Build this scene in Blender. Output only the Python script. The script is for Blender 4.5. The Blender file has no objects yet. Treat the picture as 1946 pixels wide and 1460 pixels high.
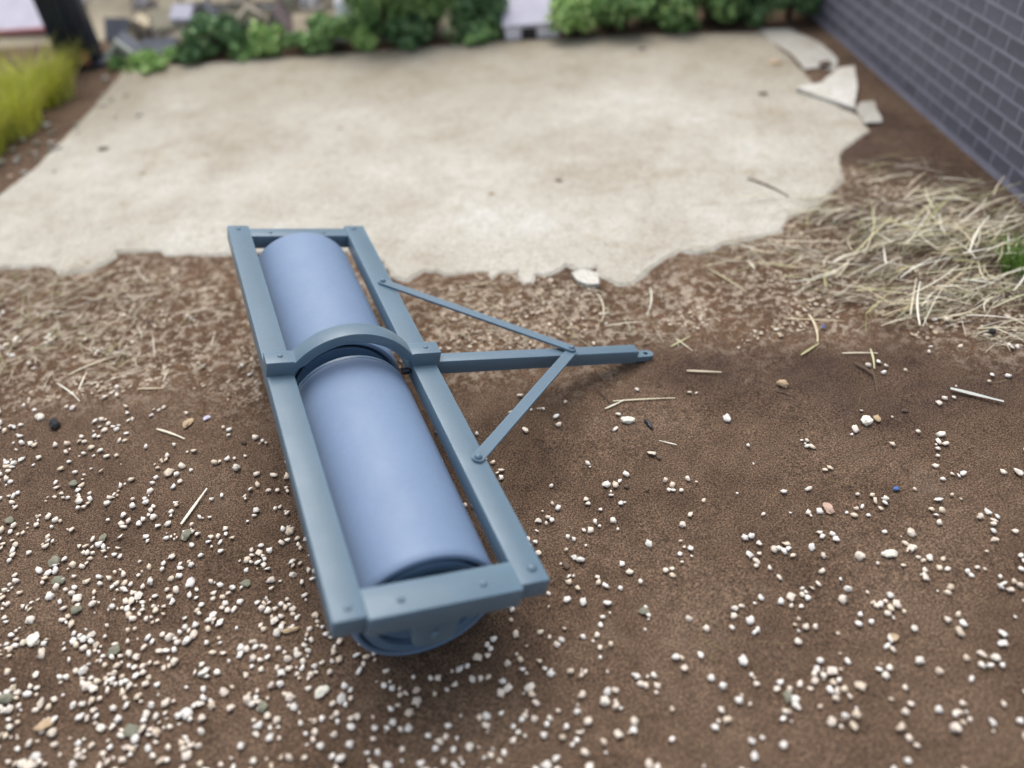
import bpy, bmesh, math, random
import numpy as np
from mathutils import Vector, Matrix, noise

scene = bpy.context.scene
COL = scene.collection
random.seed(7)
rng = np.random.default_rng(7)

# ------------------------------------------------------------------ camera
# The diorama is built at the size the miniature stands for: 1 unit = 1 m, the roller frame is 2.6 m long.
CAM = np.array([-0.170081, -1.493183, 2.638495])
RIGHT = np.array([0.926418, -0.370519, -0.066825])
DOWN = np.array([-0.290748, -0.591301, -0.752216])
FWD = np.array([0.239196, 0.716295, -0.655520])
FPX = 1543.944            # focal length in pixels of the 1946 x 1460 photograph
cam_data = bpy.data.cameras.new('camera')
cam = bpy.data.objects.new('camera', cam_data); COL.objects.link(cam)
mw = Matrix.Identity(4)
for i in range(3):
    mw[i][0] = RIGHT[i]; mw[i][1] = -DOWN[i]; mw[i][2] = -FWD[i]; mw[i][3] = CAM[i]
cam.matrix_world = mw
cam_data.sensor_width = 36.0
cam_data.lens = FPX / 1946.0 * 36.0
cam_data.clip_start = 0.05
cam_data.clip_end = 500
cam_data.dof.use_dof = True
cam_data.dof.focus_distance = 3.5
cam_data.dof.aperture_fstop = cam_data.lens * 1e-3 / 0.064
scene.camera = cam

# ------------------------------------------------------------------ world, sun, exposure (bright overcast)
SUN_EL, SUN_AZ = math.radians(64), math.radians(12)      # azimuth from +Y towards +X
world = bpy.data.worlds.new('World'); scene.world = world; world.use_nodes = True
wn = world.node_tree; wn.nodes.clear()
wo = wn.nodes.new('ShaderNodeOutputWorld'); bg = wn.nodes.new('ShaderNodeBackground'); sky = wn.nodes.new('ShaderNodeTexSky')
sky.sky_type = 'NISHITA'; sky.sun_disc = False
sky.sun_elevation = SUN_EL; sky.sun_rotation = SUN_AZ
sky.air_density = 1.0; sky.dust_density = 4.0; sky.ozone_density = 1.0
bg.inputs['Strength'].default_value = 0.12
hs = wn.nodes.new('ShaderNodeHueSaturation'); hs.inputs['Saturation'].default_value = 0.45      # cloud cover greys the blue
wn.links.new(sky.outputs[0], hs.inputs['Color']); wn.links.new(hs.outputs[0], bg.inputs['Color']); wn.links.new(bg.outputs[0], wo.inputs['Surface'])
sl = bpy.data.lights.new('sun', 'SUN'); sl.energy = 1.15; sl.angle = math.radians(50); sl.color = (1.0, 0.95, 0.88)
so = bpy.data.objects.new('sun', sl); COL.objects.link(so)
sdir = Vector((math.sin(SUN_AZ) * math.cos(SUN_EL), math.cos(SUN_AZ) * math.cos(SUN_EL), math.sin(SUN_EL)))
so.rotation_euler = sdir.to_track_quat('Z', 'Y').to_euler(); so.location = sdir * 20
vs = scene.view_settings
vs.view_transform = 'Standard'; vs.look = 'None'; vs.gamma = 1.0; vs.use_curve_mapping = False
vs.exposure = 0.82

# ------------------------------------------------------------------ helpers
def G(u, v, z=0.0):
    """the point at height z that the photograph shows at pixel (u, v)"""
    d = RIGHT * ((u - 973) / FPX) + DOWN * ((v - 730) / FPX) + FWD
    t = (z - CAM[2]) / d[2]
    return CAM + t * d

def pix(P):
    P = np.atleast_2d(P) - CAM
    z = P @ FWD
    return np.stack([973 + FPX * (P @ RIGHT) / z, 730 + FPX * (P @ DOWN) / z, z], 1)

def mesh_obj(name, verts, faces, mat, parent=None, smooth=False, loc=None):
    me = bpy.data.meshes.new(name)
    me.from_pydata([tuple(map(float, v)) for v in verts], [], [tuple(int(i) for i in f) for f in faces])
    me.update()
    if smooth:
        me.polygons.foreach_set('use_smooth', [True] * len(me.polygons))
    me.materials.append(mat)
    o = bpy.data.objects.new(name, me); COL.objects.link(o)
    if parent: o.parent = parent
    if loc is not None: o.location = loc
    return o

def bm_obj(name, bm, mat, parent=None, smooth_angle=None):
    bmesh.ops.recalc_face_normals(bm, faces=bm.faces)
    me = bpy.data.meshes.new(name); bm.to_mesh(me); bm.free()
    if smooth_angle is not None:
        me.polygons.foreach_set('use_smooth', [True] * len(me.polygons))
        me.set_sharp_from_angle(angle=math.radians(smooth_angle))
    me.materials.append(mat)
    o = bpy.data.objects.new(name, me); COL.objects.link(o)
    if parent: o.parent = parent
    return o

def tag(o, label, cat=None, group=None, kind=None):
    o['label'] = label
    if cat: o['category'] = cat
    if group: o['group'] = group
    if kind: o['kind'] = kind
    return o

def empty(name, loc=(0, 0, 0), rz=0.0):
    o = bpy.data.objects.new(name, None); COL.objects.link(o)
    o.location = tuple(map(float, loc)); o.rotation_euler = (0, 0, rz); o.empty_display_size = 0.1
    return o

def prism_bm(outline, z0, z1, axis='z', bevel=0.0, seg=2):
    """extrude a 2D outline; axis z: (x,y)->z ; axis y: (x,z)->y"""
    bm = bmesh.new()
    def p(a, b, h): return (a, b, h) if axis == 'z' else (a, h, b)
    lo = [bm.verts.new(p(a, b, z0)) for a, b in outline]
    hi = [bm.verts.new(p(a, b, z1)) for a, b in outline]
    n = len(outline)
    bm.faces.new(lo); bm.faces.new(hi)
    for i in range(n): bm.faces.new((lo[i], lo[(i + 1) % n], hi[(i + 1) % n], hi[i]))
    bmesh.ops.recalc_face_normals(bm, faces=bm.faces)
    if bevel:
        es = [e for e in bm.edges if len(e.link_faces) == 2 and e.calc_face_angle(0) > 0.5]
        bmesh.ops.bevel(bm, geom=es, offset=bevel, segments=seg, profile=0.5, affect='EDGES', clamp_overlap=True)
    return bm

def box_bm(x0, x1, y0, y1, z0, z1, bevel=0.0, seg=2):
    return prism_bm([(x0, y0), (x1, y0), (x1, y1), (x0, y1)], z0, z1, 'z', bevel, seg)

def lathe_bm(profile, n=96, axis='y'):
    """profile of (h, r) turned about the axis; closed profile when first == last"""
    bm = bmesh.new(); rings = []
    for h, r in profile:
        if r < 1e-6:
            q = (0, h, 0) if axis == 'y' else (0, 0, h)
            rings.append([bm.verts.new(q)] * n)
        else:
            ring = []
            for k in range(n):
                a = 2 * math.pi * k / n
                ring.append(bm.verts.new((r * math.cos(a), h, r * math.sin(a)) if axis == 'y' else (r * math.cos(a), r * math.sin(a), h)))
            rings.append(ring)
    for A, B in zip(rings, rings[1:]):
        for k in range(n):
            vs_ = []
            for v in (A[k], A[(k + 1) % n], B[(k + 1) % n], B[k]):
                if v not in vs_: vs_.append(v)
            if len(vs_) >= 3: bm.faces.new(vs_)
    return bm

# ------------------------------------------------------------------ materials
def new_mat(name):
    m = bpy.data.materials.new(name); m.use_nodes = True
    nt = m.node_tree; b = nt.nodes['Principled BSDF']
    return m, nt, b

def nd(nt, t, **kw):
    n = nt.nodes.new(t)
    for k, v in kw.items():
        if k in n.inputs.keys(): n.inputs[k].default_value = v
        else: setattr(n, k, v)
    return n

def ramp(nt, stops, src, interp='LINEAR'):
    r = nt.nodes.new('ShaderNodeValToRGB'); r.color_ramp.interpolation = interp
    el = r.color_ramp.elements
    while len(el) < len(stops): el.new(0.5)
    for e, (p, c) in zip(el, stops):
        e.position = p
        e.color = (c, c, c, 1) if isinstance(c, (int, float)) else (*c, 1)
    nt.links.new(src, r.inputs[0])
    return r

def mixc(nt, fac, a, b, mode='MIX'):
    m = nt.nodes.new('ShaderNodeMix'); m.data_type = 'RGBA'; m.blend_type = mode
    for sock, val in ((m.inputs[0], fac), (m.inputs[6], a), (m.inputs[7], b)):
        if hasattr(val, 'links'): nt.links.new(val, sock)
        elif isinstance(val, (int, float)): sock.default_value = val
        else: sock.default_value = (*val, 1)
    return m.outputs[2]

def coord(nt, kind='Object'):
    return nt.nodes.new('ShaderNodeTexCoord').outputs[kind]

def noise_tex(nt, vec, scale, detail=4.0, rough=0.55, distort=0.0):
    n = nd(nt, 'ShaderNodeTexNoise', Scale=scale, Detail=detail, Roughness=rough, Distortion=distort)
    nt.links.new(vec, n.inputs['Vector'])
    return n.outputs['Fac']

def bump(nt, b, height, strength, dist):
    n = nd(nt, 'ShaderNodeBump', Strength=strength, Distance=dist)
    nt.links.new(height, n.inputs['Height']); nt.links.new(n.outputs[0], b.inputs['Normal'])
    return n

def simple(name, colour, rough=0.6, vary=0.15, scale=6.0, spec=0.4, bump_s=0.0, bump_scale=40.0, bump_d=0.01, random_by=None, rand_amt=0.25, alt=None):
    m, nt, b = new_mat(name)
    co = coord(nt)
    nz = noise_tex(nt, co, scale)
    dark = tuple(c * (1 - vary) for c in colour); lite = tuple(min(1, c * (1 + vary)) for c in colour)
    r = ramp(nt, [(0.3, dark), (0.7, lite)], nz)
    out = r.outputs[0]
    if random_by:
        if random_by == 'object': rnd = nt.nodes.new('ShaderNodeObjectInfo').outputs['Random']
        else: rnd = nt.nodes.new('ShaderNodeNewGeometry').outputs['Random Per Island']
        if alt:
            rr = ramp(nt, [(i / max(1, len(alt) - 1), c) for i, c in enumerate(alt)], rnd)
            out = mixc(nt, rand_amt, out, rr.outputs[0])
        else:
            rr = ramp(nt, [(0.0, 1 - rand_amt), (1.0, 1 + rand_amt * 0.6)], rnd)
            out = mixc(nt, 1.0, out, rr.outputs[0], 'MULTIPLY')
    nt.links.new(out, b.inputs['Base Color'])
    b.inputs['Roughness'].default_value = rough
    b.inputs['Specular IOR Level'].default_value = spec
    if bump_s:
        bump(nt, b, noise_tex(nt, co, bump_scale), bump_s, bump_d)
    return m

def paint_mat(name, colour, rough, coat_bump, dust, edge_glint=0.0):
    """brushed-on model paint: faint mottling, pimples, a few dust specks"""
    m, nt, b = new_mat(name)
    co = coord(nt)
    big = noise_tex(nt, co, 3.0, 3.0); fine = noise_tex(nt, co, 45.0, 4.0)
    c1 = ramp(nt, [(0.3, tuple(c * 0.96 for c in colour)), (0.7, tuple(c * 1.04 for c in colour))], big)
    c2 = ramp(nt, [(0.35, 0.975), (0.65, 1.02)], fine)
    col = mixc(nt, 1.0, c1.outputs[0], c2.outputs[0], 'MULTIPLY')
    sp = ramp(nt, [(0.0, 1.0), (0.045, 1.0), (0.06, 0.0)], nd_vor(nt, co, 26.0))
    gate = ramp(nt, [(0.66, 0.0), (0.7, 1.0)], noise_tex(nt, co, 9.0))
    sf = mixc(nt, 1.0, sp.outputs[0], gate.outputs[0], 'MULTIPLY')
    sm = nt.nodes.new('ShaderNodeMath'); sm.operation = 'MULTIPLY'; sm.inputs[1].default_value = dust
    nt.links.new(sf, sm.inputs[0])
    col = mixc(nt, sm.outputs[0], col, (0.7, 0.72, 0.74))
    if edge_glint:  # painted highlight: bright sky glint along the edges put into the base colour
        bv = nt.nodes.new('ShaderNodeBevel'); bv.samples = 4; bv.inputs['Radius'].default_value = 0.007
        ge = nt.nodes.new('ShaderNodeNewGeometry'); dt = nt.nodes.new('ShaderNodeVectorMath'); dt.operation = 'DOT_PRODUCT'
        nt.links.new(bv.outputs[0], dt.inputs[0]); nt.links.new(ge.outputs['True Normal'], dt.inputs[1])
        em = ramp(nt, [(0.86, edge_glint), (0.99, 0.0)], dt.outputs['Value'])
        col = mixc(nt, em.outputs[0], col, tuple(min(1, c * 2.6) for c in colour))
    nt.links.new(col, b.inputs['Base Color'])
    rr = ramp(nt, [(0.3, rough - 0.06), (0.7, rough + 0.08)], noise_tex(nt, co, 8.0))
    nt.links.new(rr.outputs[0], b.inputs['Roughness'])
    b.inputs['Specular IOR Level'].default_value = 0.45
    bump(nt, b, noise_tex(nt, co, 55.0, 3.0), coat_bump, 0.004)
    return m

def nd_vor(nt, vec, scale):
    v = nd(nt, 'ShaderNodeTexVoronoi', Scale=scale); nt.links.new(vec, v.inputs['Vector'])
    return v.outputs['Distance']

M = {}
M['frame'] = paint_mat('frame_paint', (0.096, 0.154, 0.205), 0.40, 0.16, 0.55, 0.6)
M['drum'] = paint_mat('drum_paint', (0.153, 0.222, 0.345), 0.55, 0.05, 0.45)
M['drum_end_shaded'] = paint_mat('drum_end_shaded_paint', (0.090, 0.155, 0.245), 0.32, 0.12, 0.2)  # drum paint darkened: shade of the occluded ends put into the colour
M['dark_pin'] = simple('dark_pin', (0.02, 0.022, 0.03), 0.35, 0.3)

def soil_mat():
    m, nt, b = new_mat('soil')
    co = coord(nt)
    zone = nt.nodes.new('ShaderNodeVertexColor'); zone.layer_name = 'zone'
    sep = nt.nodes.new('ShaderNodeSeparateColor'); nt.links.new(zone.outputs[0], sep.inputs[0])
    big = noise_tex(nt, co, 1.7, 5.0, 0.6); mid = noise_tex(nt, co, 14.0, 5.0, 0.65); fine = noise_tex(nt, co, 135.0, 3.0, 0.75)
    base = ramp(nt, [(0.30, (0.084, 0.054, 0.036)), (0.5, (0.128, 0.084, 0.056)), (0.72, (0.164, 0.112, 0.077))], big).outputs[0]
    base = mixc(nt, 1.0, base, ramp(nt, [(0.25, 0.72), (0.5, 1.0), (0.8, 1.22)], mid).outputs[0], 'MULTIPLY')
    base = mixc(nt, 1.0, base, ramp(nt, [(0.36, 0.26), (0.5, 0.92), (0.64, 2.1)], fine).outputs[0], 'MULTIPLY')
    # pale dusty smears
    dust = ramp(nt, [(0.60, 0.0), (0.78, 0.45)], noise_tex(nt, co, 2.6, 8.0, 0.7, 0.6))
    base = mixc(nt, dust.outputs[0], base, (0.24, 0.19, 0.15))
    # darkened soil: damp band, dark brown patch, ground under the straw heap
    dark_soil = nt.nodes.new('ShaderNodeMath'); dark_soil.operation = 'MULTIPLY'
    nt.links.new(sep.outputs[1], dark_soil.inputs[0]); nt.links.new(ramp(nt, [(0.3, 0.35), (0.6, 1.0)], noise_tex(nt, co, 4.0, 5.0)).outputs[0], dark_soil.inputs[1])
    base = mixc(nt, dark_soil.outputs[0], base, mixc(nt, 1.0, base, (0.62, 0.60, 0.64), 'MULTIPLY'))
    # sawdust-mottled zone
    mn = noise_tex(nt, co, 19.0, 7.0, 0.78, 0.3)
    mm = ramp(nt, [(0.50, 0.0), (0.56, 1.0)], mn)
    big2 = ramp(nt, [(0.33, 0.45), (0.56, 1.0)], noise_tex(nt, co, 2.8, 4.0))
    f = nt.nodes.new('ShaderNodeMath'); f.operation = 'MULTIPLY'; nt.links.new(mm.outputs[0], f.inputs[0]); nt.links.new(sep.outputs[0], f.inputs[1])
    f2 = nt.nodes.new('ShaderNodeMath'); f2.operation = 'MULTIPLY'; nt.links.new(f.outputs[0], f2.inputs[0]); nt.links.new(big2.outputs[0], f2.inputs[1])
    chipc = ramp(nt, [(0.3, (0.30, 0.235, 0.175)), (0.7, (0.58, 0.50, 0.40))], fine)
    warm = mixc(nt, sep.outputs[0], base, mixc(nt, 1.0, base, (0.98, 0.88, 0.78), 'MULTIPLY'))
    base = mixc(nt, f2.outputs[0], warm, chipc.outputs[0])
    # bright quartz-like specks
    spk = ramp(nt, [(0.0, 1.0), (0.06, 1.0), (0.09, 0.0)], nd_vor(nt, co, 42.0))
    gate = ramp(nt, [(0.60, 0.0), (0.64, 0.7)], noise_tex(nt, co, 23.0))
    sf = mixc(nt, 1.0, spk.outputs[0], gate.outputs[0], 'MULTIPLY')
    base = mixc(nt, sf, base, (0.45, 0.38, 0.31))
    nt.links.new(base, b.inputs['Base Color'])
    b.inputs['Roughness'].default_value = 0.92; b.inputs['Specular IOR Level'].default_value = 0.2
    add = nt.nodes.new('ShaderNodeMath'); add.operation = 'MULTIPLY_ADD'; add.inputs[1].default_value = 0.5
    nt.links.new(mid, add.inputs[0]); nt.links.new(fine, add.inputs[2])
    bump(nt, b, add.outputs[0], 0.9, 0.012)
    return m
M['soil'] = soil_mat()

def slab_mat(name='slab_plaster', k=1.0, tone=(1, 1, 1)):
    m, nt, b = new_mat(name)
    co = coord(nt)
    big = noise_tex(nt, co, 1.1, 5.0, 0.6, 0.3); mid = noise_tex(nt, co, 9.0, 8.0, 0.72, 0.8); fine = noise_tex(nt, co, 48.0, 5.0, 0.75, 0.5)
    c = lambda *v: tuple(x * k * t for x, t in zip(v, tone))
    base = ramp(nt, [(0.30, c(0.40, 0.365, 0.305)), (0.46, c(0.465, 0.44, 0.385)), (0.60, c(0.515, 0.495, 0.445)), (0.78, c(0.63, 0.63, 0.61))], big).outputs[0]
    if name == 'slab_plaster':      # browner and darker towards the far half of the yard
        sx = nt.nodes.new('ShaderNodeSeparateXYZ'); nt.links.new(co, sx.inputs[0])
        ad = nt.nodes.new('ShaderNodeMath'); ad.operation = 'MULTIPLY_ADD'; ad.inputs[1].default_value = 0.41; nt.links.new(sx.outputs[0], ad.inputs[0]); nt.links.new(sx.outputs[1], ad.inputs[2])
        ad2 = nt.nodes.new('ShaderNodeMath'); ad2.operation = 'MULTIPLY_ADD'; ad2.inputs[1].default_value = 3.2; nt.links.new(noise_tex(nt, co, 0.8, 5.0), ad2.inputs[0]); nt.links.new(ad.outputs[0], ad2.inputs[2])
        mr = nt.nodes.new('ShaderNodeMapRange'); mr.inputs[1].default_value = 6.0; mr.inputs[2].default_value = 9.0; mr.inputs[4].default_value = 0.85; nt.links.new(ad2.outputs[0], mr.inputs[0])
        base = mixc(nt, mr.outputs[0], base, mixc(nt, 1.0, base, (0.56, 0.51, 0.42), 'MULTIPLY'))
    base = mixc(nt, 1.0, base, ramp(nt, [(0.28, (0.82, 0.79, 0.73)), (0.5, (1.0, 1.0, 1.0)), (0.75, (1.10, 1.11, 1.12))], mid).outputs[0], 'MULTIPLY')
    base = mixc(nt, 1.0, base, ramp(nt, [(0.34, 0.74), (0.52, 1.0), (0.68, 1.16)], fine).outputs[0], 'MULTIPLY')
    st = ramp(nt, [(0.58, 0.0), (0.76, 0.55)], noise_tex(nt, co, 1.9, 5.0, 0.6, 0.8))
    base = mixc(nt, st.outputs[0], base, mixc(nt, 1.0, base, (0.74, 0.64, 0.50), 'MULTIPLY'))
    vor = ramp(nt, [(0.0, 0.8), (0.035, 0.8), (0.06, 0.0)], nd_vor(nt, co, 1.9))
    base = mixc(nt, vor.outputs[0], base, (0.22, 0.17, 0.10))
    nt.links.new(base, b.inputs['Base Color'])
    b.inputs['Roughness'].default_value = 0.9; b.inputs['Specular IOR Level'].default_value = 0.2
    bump(nt, b, fine, 0.5, 0.01)
    return m
M['slab'] = slab_mat('slab_plaster', 0.93, (1.0, 1.0, 0.99))
M['flake'] = slab_mat('flake_plaster', 1.22, (1.0, 1.03, 1.08))
M['flake_grey'] = slab_mat('flake_grey', 0.85, (1.0, 1.02, 1.05))

GR = [(0.84, 0.78, 0.69), (0.78, 0.69, 0.58), (0.88, 0.84, 0.78), (0.82, 0.72, 0.62), (0.86, 0.83, 0.78), (0.72, 0.61, 0.48)]
def grain_mat(name, by):
    m, nt, b = new_mat(name)
    co = coord(nt, 'Object')
    if by == 'object': rnd = nt.nodes.new('ShaderNodeObjectInfo').outputs['Random']
    else: rnd = nt.nodes.new('ShaderNodeNewGeometry').outputs['Random Per Island']
    rr = ramp(nt, [(i / len(GR), c) for i, c in enumerate(GR)], rnd, 'CONSTANT')
    pit = ramp(nt, [(0.30, 0.5), (0.40, 1.0)], noise_tex(nt, co, 70.0, 3.0, 0.6))
    col = mixc(nt, 1.0, rr.outputs[0], pit.outputs[0], 'MULTIPLY')
    nt.links.new(col, b.inputs['Base Color'])
    b.inputs['Roughness'].default_value = 0.75; b.inputs['Specular IOR Level'].default_value = 0.3
    bump(nt, b, noise_tex(nt, co, 110.0), 0.6, 0.004)
    return m
M['grain'] = grain_mat('grain_single', 'object')
M['grain_mass'] = grain_mat('grain_mass', 'island')
ST = [(0.80, 0.74, 0.58), (0.60, 0.50, 0.33), (0.88, 0.86, 0.77), (0.82, 0.77, 0.61), (0.46, 0.45, 0.20), (0.90, 0.89, 0.83)]
SM = [(0.72, 0.66, 0.51), (0.30, 0.22, 0.13), (0.84, 0.80, 0.68), (0.44, 0.36, 0.23), (0.28, 0.34, 0.11), (0.90, 0.87, 0.79)]
M['straw'] = simple('straw_single', (0.62, 0.54, 0.38), 0.55, 0.2, 20.0, random_by='object', rand_amt=0.92, alt=ST)
M['straw_mass'] = simple('straw_mass', (0.60, 0.52, 0.36), 0.6, 0.2, 20.0, random_by='island', rand_amt=0.85, alt=SM)
M['chips'] = simple('sawdust_chips', (0.42, 0.32, 0.22), 0.85, 0.2, 20.0, random_by='island', rand_amt=0.8, alt=[(0.24, 0.17, 0.115), (0.54, 0.46, 0.36), (0.34, 0.26, 0.18), (0.70, 0.63, 0.53)])
M['fibre'] = simple('fibre', (0.26, 0.22, 0.07), 0.7, 0.3, 30.0, random_by='island', rand_amt=0.7, alt=[(0.12, 0.16, 0.05), (0.30, 0.24, 0.08), (0.40, 0.34, 0.22)])
M['twig'] = simple('twig_brown', (0.10, 0.065, 0.045), 0.7, 0.3, 30.0)
M['black_lump'] = simple('black_lump', (0.022, 0.022, 0.026), 0.8, 0.5, 30.0, bump_s=0.8, bump_scale=60)
M['green_pebble'] = simple('green_pebble', (0.20, 0.20, 0.15), 0.8, 0.3, 20.0, bump_s=0.5, bump_scale=50)
M['tan_pebble'] = simple('tan_pebble', (0.47, 0.35, 0.22), 0.75, 0.3, 20.0, bump_s=0.5, bump_scale=50)
M['white_stone'] = simple('white_stone', (0.74, 0.72, 0.62), 0.6, 0.15, 20.0, bump_s=0.4, bump_scale=50)
M['blue_bit'] = simple('blue_bit', (0.06, 0.13, 0.34), 0.5, 0.2)
M['pink_stone'] = simple('pink_stone', (0.50, 0.35, 0.27), 0.7, 0.25, 20.0)
M['lilac_bit'] = simple('lilac_bit', (0.55, 0.54, 0.66), 0.6, 0.1)
M['yellow_grass'] = simple('yellow_grass', (0.52, 0.52, 0.05), 0.6, 0.2, 5.0, random_by='island', rand_amt=0.8, alt=[(0.46, 0.56, 0.04), (0.76, 0.80, 0.09), (0.80, 0.76, 0.18), (0.60, 0.68, 0.10), (0.34, 0.40, 0.05), (0.66, 0.60, 0.34)])
M['green_grass'] = simple('green_grass', (0.10, 0.20, 0.03), 0.6, 0.2, 5.0, random_by='island', rand_amt=0.8, alt=[(0.08, 0.18, 0.03), (0.20, 0.38, 0.06), (0.36, 0.46, 0.16)])
M['brick'] = simple('dark_brick', (0.126, 0.130, 0.168), 0.62, 0.16, 9.0, random_by='object', rand_amt=0.14, bump_s=0.3, bump_scale=60)
M['mortar'] = simple('pale_mortar', (0.27, 0.27, 0.335), 0.85, 0.12, 8.0)
M['post'] = simple('post_black', (0.016, 0.022, 0.038), 0.38, 0.3, 4.0, bump_s=0.2, bump_scale=12)
M['post_rust'] = simple('post_rust', (0.20, 0.085, 0.04), 0.8, 0.3, 14.0)
M['pale_wall'] = simple('pale_wall', (0.90, 0.88, 0.96), 0.8, 0.04)
M['pale_roof'] = simple('pale_roof', (0.50, 0.49, 0.58), 0.8, 0.08)
M['tan_wall'] = simple('tan_wall', (0.50, 0.42, 0.31), 0.85, 0.25)
M['cream_wall'] = simple('cream_wall', (0.50, 0.45, 0.33), 0.85, 0.1)
M['grey_wall'] = simple('grey_wall', (0.30, 0.285, 0.27), 0.85, 0.12)
M['slate'] = simple('slate', (0.13, 0.14, 0.17), 0.7, 0.25, 8.0)
M['brown_roof'] = simple('brown_roof', (0.16, 0.125, 0.13), 0.75, 0.2, 8.0)
M['tan_roof'] = simple('tan_roof', (0.36, 0.32, 0.26), 0.8, 0.25, 6.0)
M['white_trim'] = simple('white_trim', (0.60, 0.62, 0.58), 0.6, 0.06)
M['red_trim'] = simple('red_trim', (0.42, 0.16, 0.17), 0.6, 0.1)
M['dark_open'] = simple('dark_open', (0.03, 0.028, 0.03), 0.5, 0.2)
M['window'] = simple('window_glass', (0.06, 0.08, 0.10), 0.15, 0.2, spec=0.6)
M['hill'] = simple('hill_field', (0.33, 0.29, 0.215), 0.95, 0.35, 1.6)
M['bark'] = simple('bark', (0.06, 0.045, 0.03), 0.9, 0.3)
LEAF = {
 'dark': [(0.05, 0.12, 0.06), (0.11, 0.22, 0.09), (0.20, 0.32, 0.13)],
 'mid': [(0.09, 0.19, 0.07), (0.20, 0.36, 0.12), (0.34, 0.48, 0.19)],
 'light': [(0.16, 0.32, 0.09), (0.33, 0.52, 0.16), (0.48, 0.60, 0.26)]}
for k, alt in LEAF.items():
    M['leaf_' + k] = simple('leaf_' + k, alt[1], 0.6, 0.2, 6.0, random_by='island', rand_amt=0.85, alt=alt)

# ------------------------------------------------------------------ ground
def in_poly(P, poly):
    x, y = P[:, 0], P[:, 1]; inside = np.zeros(len(P), bool); n = len(poly); j = n - 1
    for i in range(n):
        xi, yi = poly[i]; xj, yj = poly[j]
        c = ((yi > y) != (yj > y)) & (x < (xj - xi) * (y - yi) / (yj - yi + 1e-12) + xi)
        inside ^= c; j = i
    return inside
def poly_dist(P, poly):
    d = np.full(len(P), 1e9); n = len(poly)
    for i in range(n):
        a = np.array(poly[i]); b = np.array(poly[(i + 1) % n]); ab = b - a
        t = np.clip(((P - a) @ ab) / (ab @ ab), 0, 1)
        d = np.minimum(d, np.linalg.norm(P - a - t[:, None] * ab, axis=1))
    return d
def soft(P, poly, w):
    d = poly_dist(P, poly); s = np.where(in_poly(P, poly), d, -d)
    return np.clip(0.5 + s / (2 * w), 0, 1)
def gpoly(px): return [tuple(G(u, v)[:2]) for u, v in px]

# pale sawdust-littered belt along the slab's torn edge and below the straw
BELT = gpoly([(-260, 470), (0, 500), (220, 470), (430, 470), (700, 480), (900, 505), (1200, 520), (1420, 440), (1600, 300), (1760, 300), (1946, 420), (2200, 560),
              (2200, 690), (1946, 640), (1700, 648), (1500, 640), (1300, 645), (1210, 668), (900, 680), (700, 690), (500, 725), (330, 745), (150, 760), (0, 770), (-260, 800)])
DAMP = gpoly([(1240, 668), (1330, 648), (1700, 655), (1946, 650), (2200, 700), (2200, 800), (1900, 790), (1700, 800), (1500, 790), (1350, 740), (1230, 720)])
HEAP = gpoly([(1540, 420), (1640, 350), (1800, 330), (1960, 430), (2100, 520), (2100, 600), (1900, 610), (1700, 570), (1560, 520)])
DARK2 = gpoly([(1560, 300), (1640, 245), (1690, 200), (1760, 250), (1860, 330), (1940, 400), (1800, 350), (1680, 340)])

def axis_pts(lo, hi, flo, fhi, fine, coarse):
    a = list(np.arange(flo, fhi, fine)); s = fine; x = a[-1]; 
    while x < hi: s = min(s * 1.35, coarse); x += s; a.append(x)
    s = fine; x = flo; pre = []
    while x > lo: s = min(s * 1.35, coarse); x -= s; pre.append(x)
    return np.array(pre[::-1] + a)
gx = axis_pts(-14, 18, -2.6, 4.8, 0.028, 1.0); gy = axis_pts(-8, 16, -1.4, 6.0, 0.028, 1.0)
GX, GY = np.meshgrid(gx, gy); gp = np.stack([GX.ravel(), GY.ravel()], 1)

def smooth_noise(P, scale, seed, oct=3):
    out = np.zeros(len(P)); amp = 1.0
    r = np.random.default_rng(seed)
    for _ in range(oct):
        tab = r.random((256, 256)); q = P * scale + 1000.37; i = np.floor(q).astype(int); f = q - i; f = f * f * (3 - 2 * f)
        a = tab[i[:, 0] % 256, i[:, 1] % 256]; b_ = tab[(i[:, 0] + 1) % 256, i[:, 1] % 256]
        c = tab[i[:, 0] % 256, (i[:, 1] + 1) % 256]; d = tab[(i[:, 0] + 1) % 256, (i[:, 1] + 1) % 256]
        out += amp * ((a * (1 - f[:, 0]) + b_ * f[:, 0]) * (1 - f[:, 1]) + (c * (1 - f[:, 0]) + d * f[:, 0]) * f[:, 1] - 0.5)
        scale *= 2.1; amp *= 0.5
    return out
belt_m = soft(gp + 0.34 * np.stack([smooth_noise(gp, 3, 1), smooth_noise(gp, 3, 2)], 1), BELT, 0.24)
damp_m = soft(gp + 0.16 * np.stack([smooth_noise(gp, 2.5, 3), smooth_noise(gp, 2.5, 4)], 1), DAMP, 0.09)
dark_m = soft(gp + 0.16 * np.stack([smooth_noise(gp, 2.5, 5), smooth_noise(gp, 2.5, 6)], 1), DARK2, 0.09)
gz = 0.006 * smooth_noise(gp, 2.0, 8) + (0.004 + 0.012 * belt_m) * smooth_noise(gp, 9.0, 9) - 0.006
nxg, nyg = len(gx), len(gy)
idx = np.arange(nxg * nyg).reshape(nyg, nxg)
faces = np.stack([idx[:-1, :-1].ravel(), idx[:-1, 1:].ravel(), idx[1:, 1:].ravel(), idx[1:, :-1].ravel()], 1)
me = bpy.data.meshes.new('ground')
me.vertices.add(len(gp)); me.vertices.foreach_set('co', np.column_stack([gp, gz]).ravel().astype(np.float32))
me.loops.add(faces.size); me.loops.foreach_set('vertex_index', faces.ravel().astype(np.int32))
me.polygons.add(len(faces)); me.polygons.foreach_set('loop_start', np.arange(0, faces.size, 4, dtype=np.int32))
me.update(calc_edges=True); me.validate()
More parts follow.
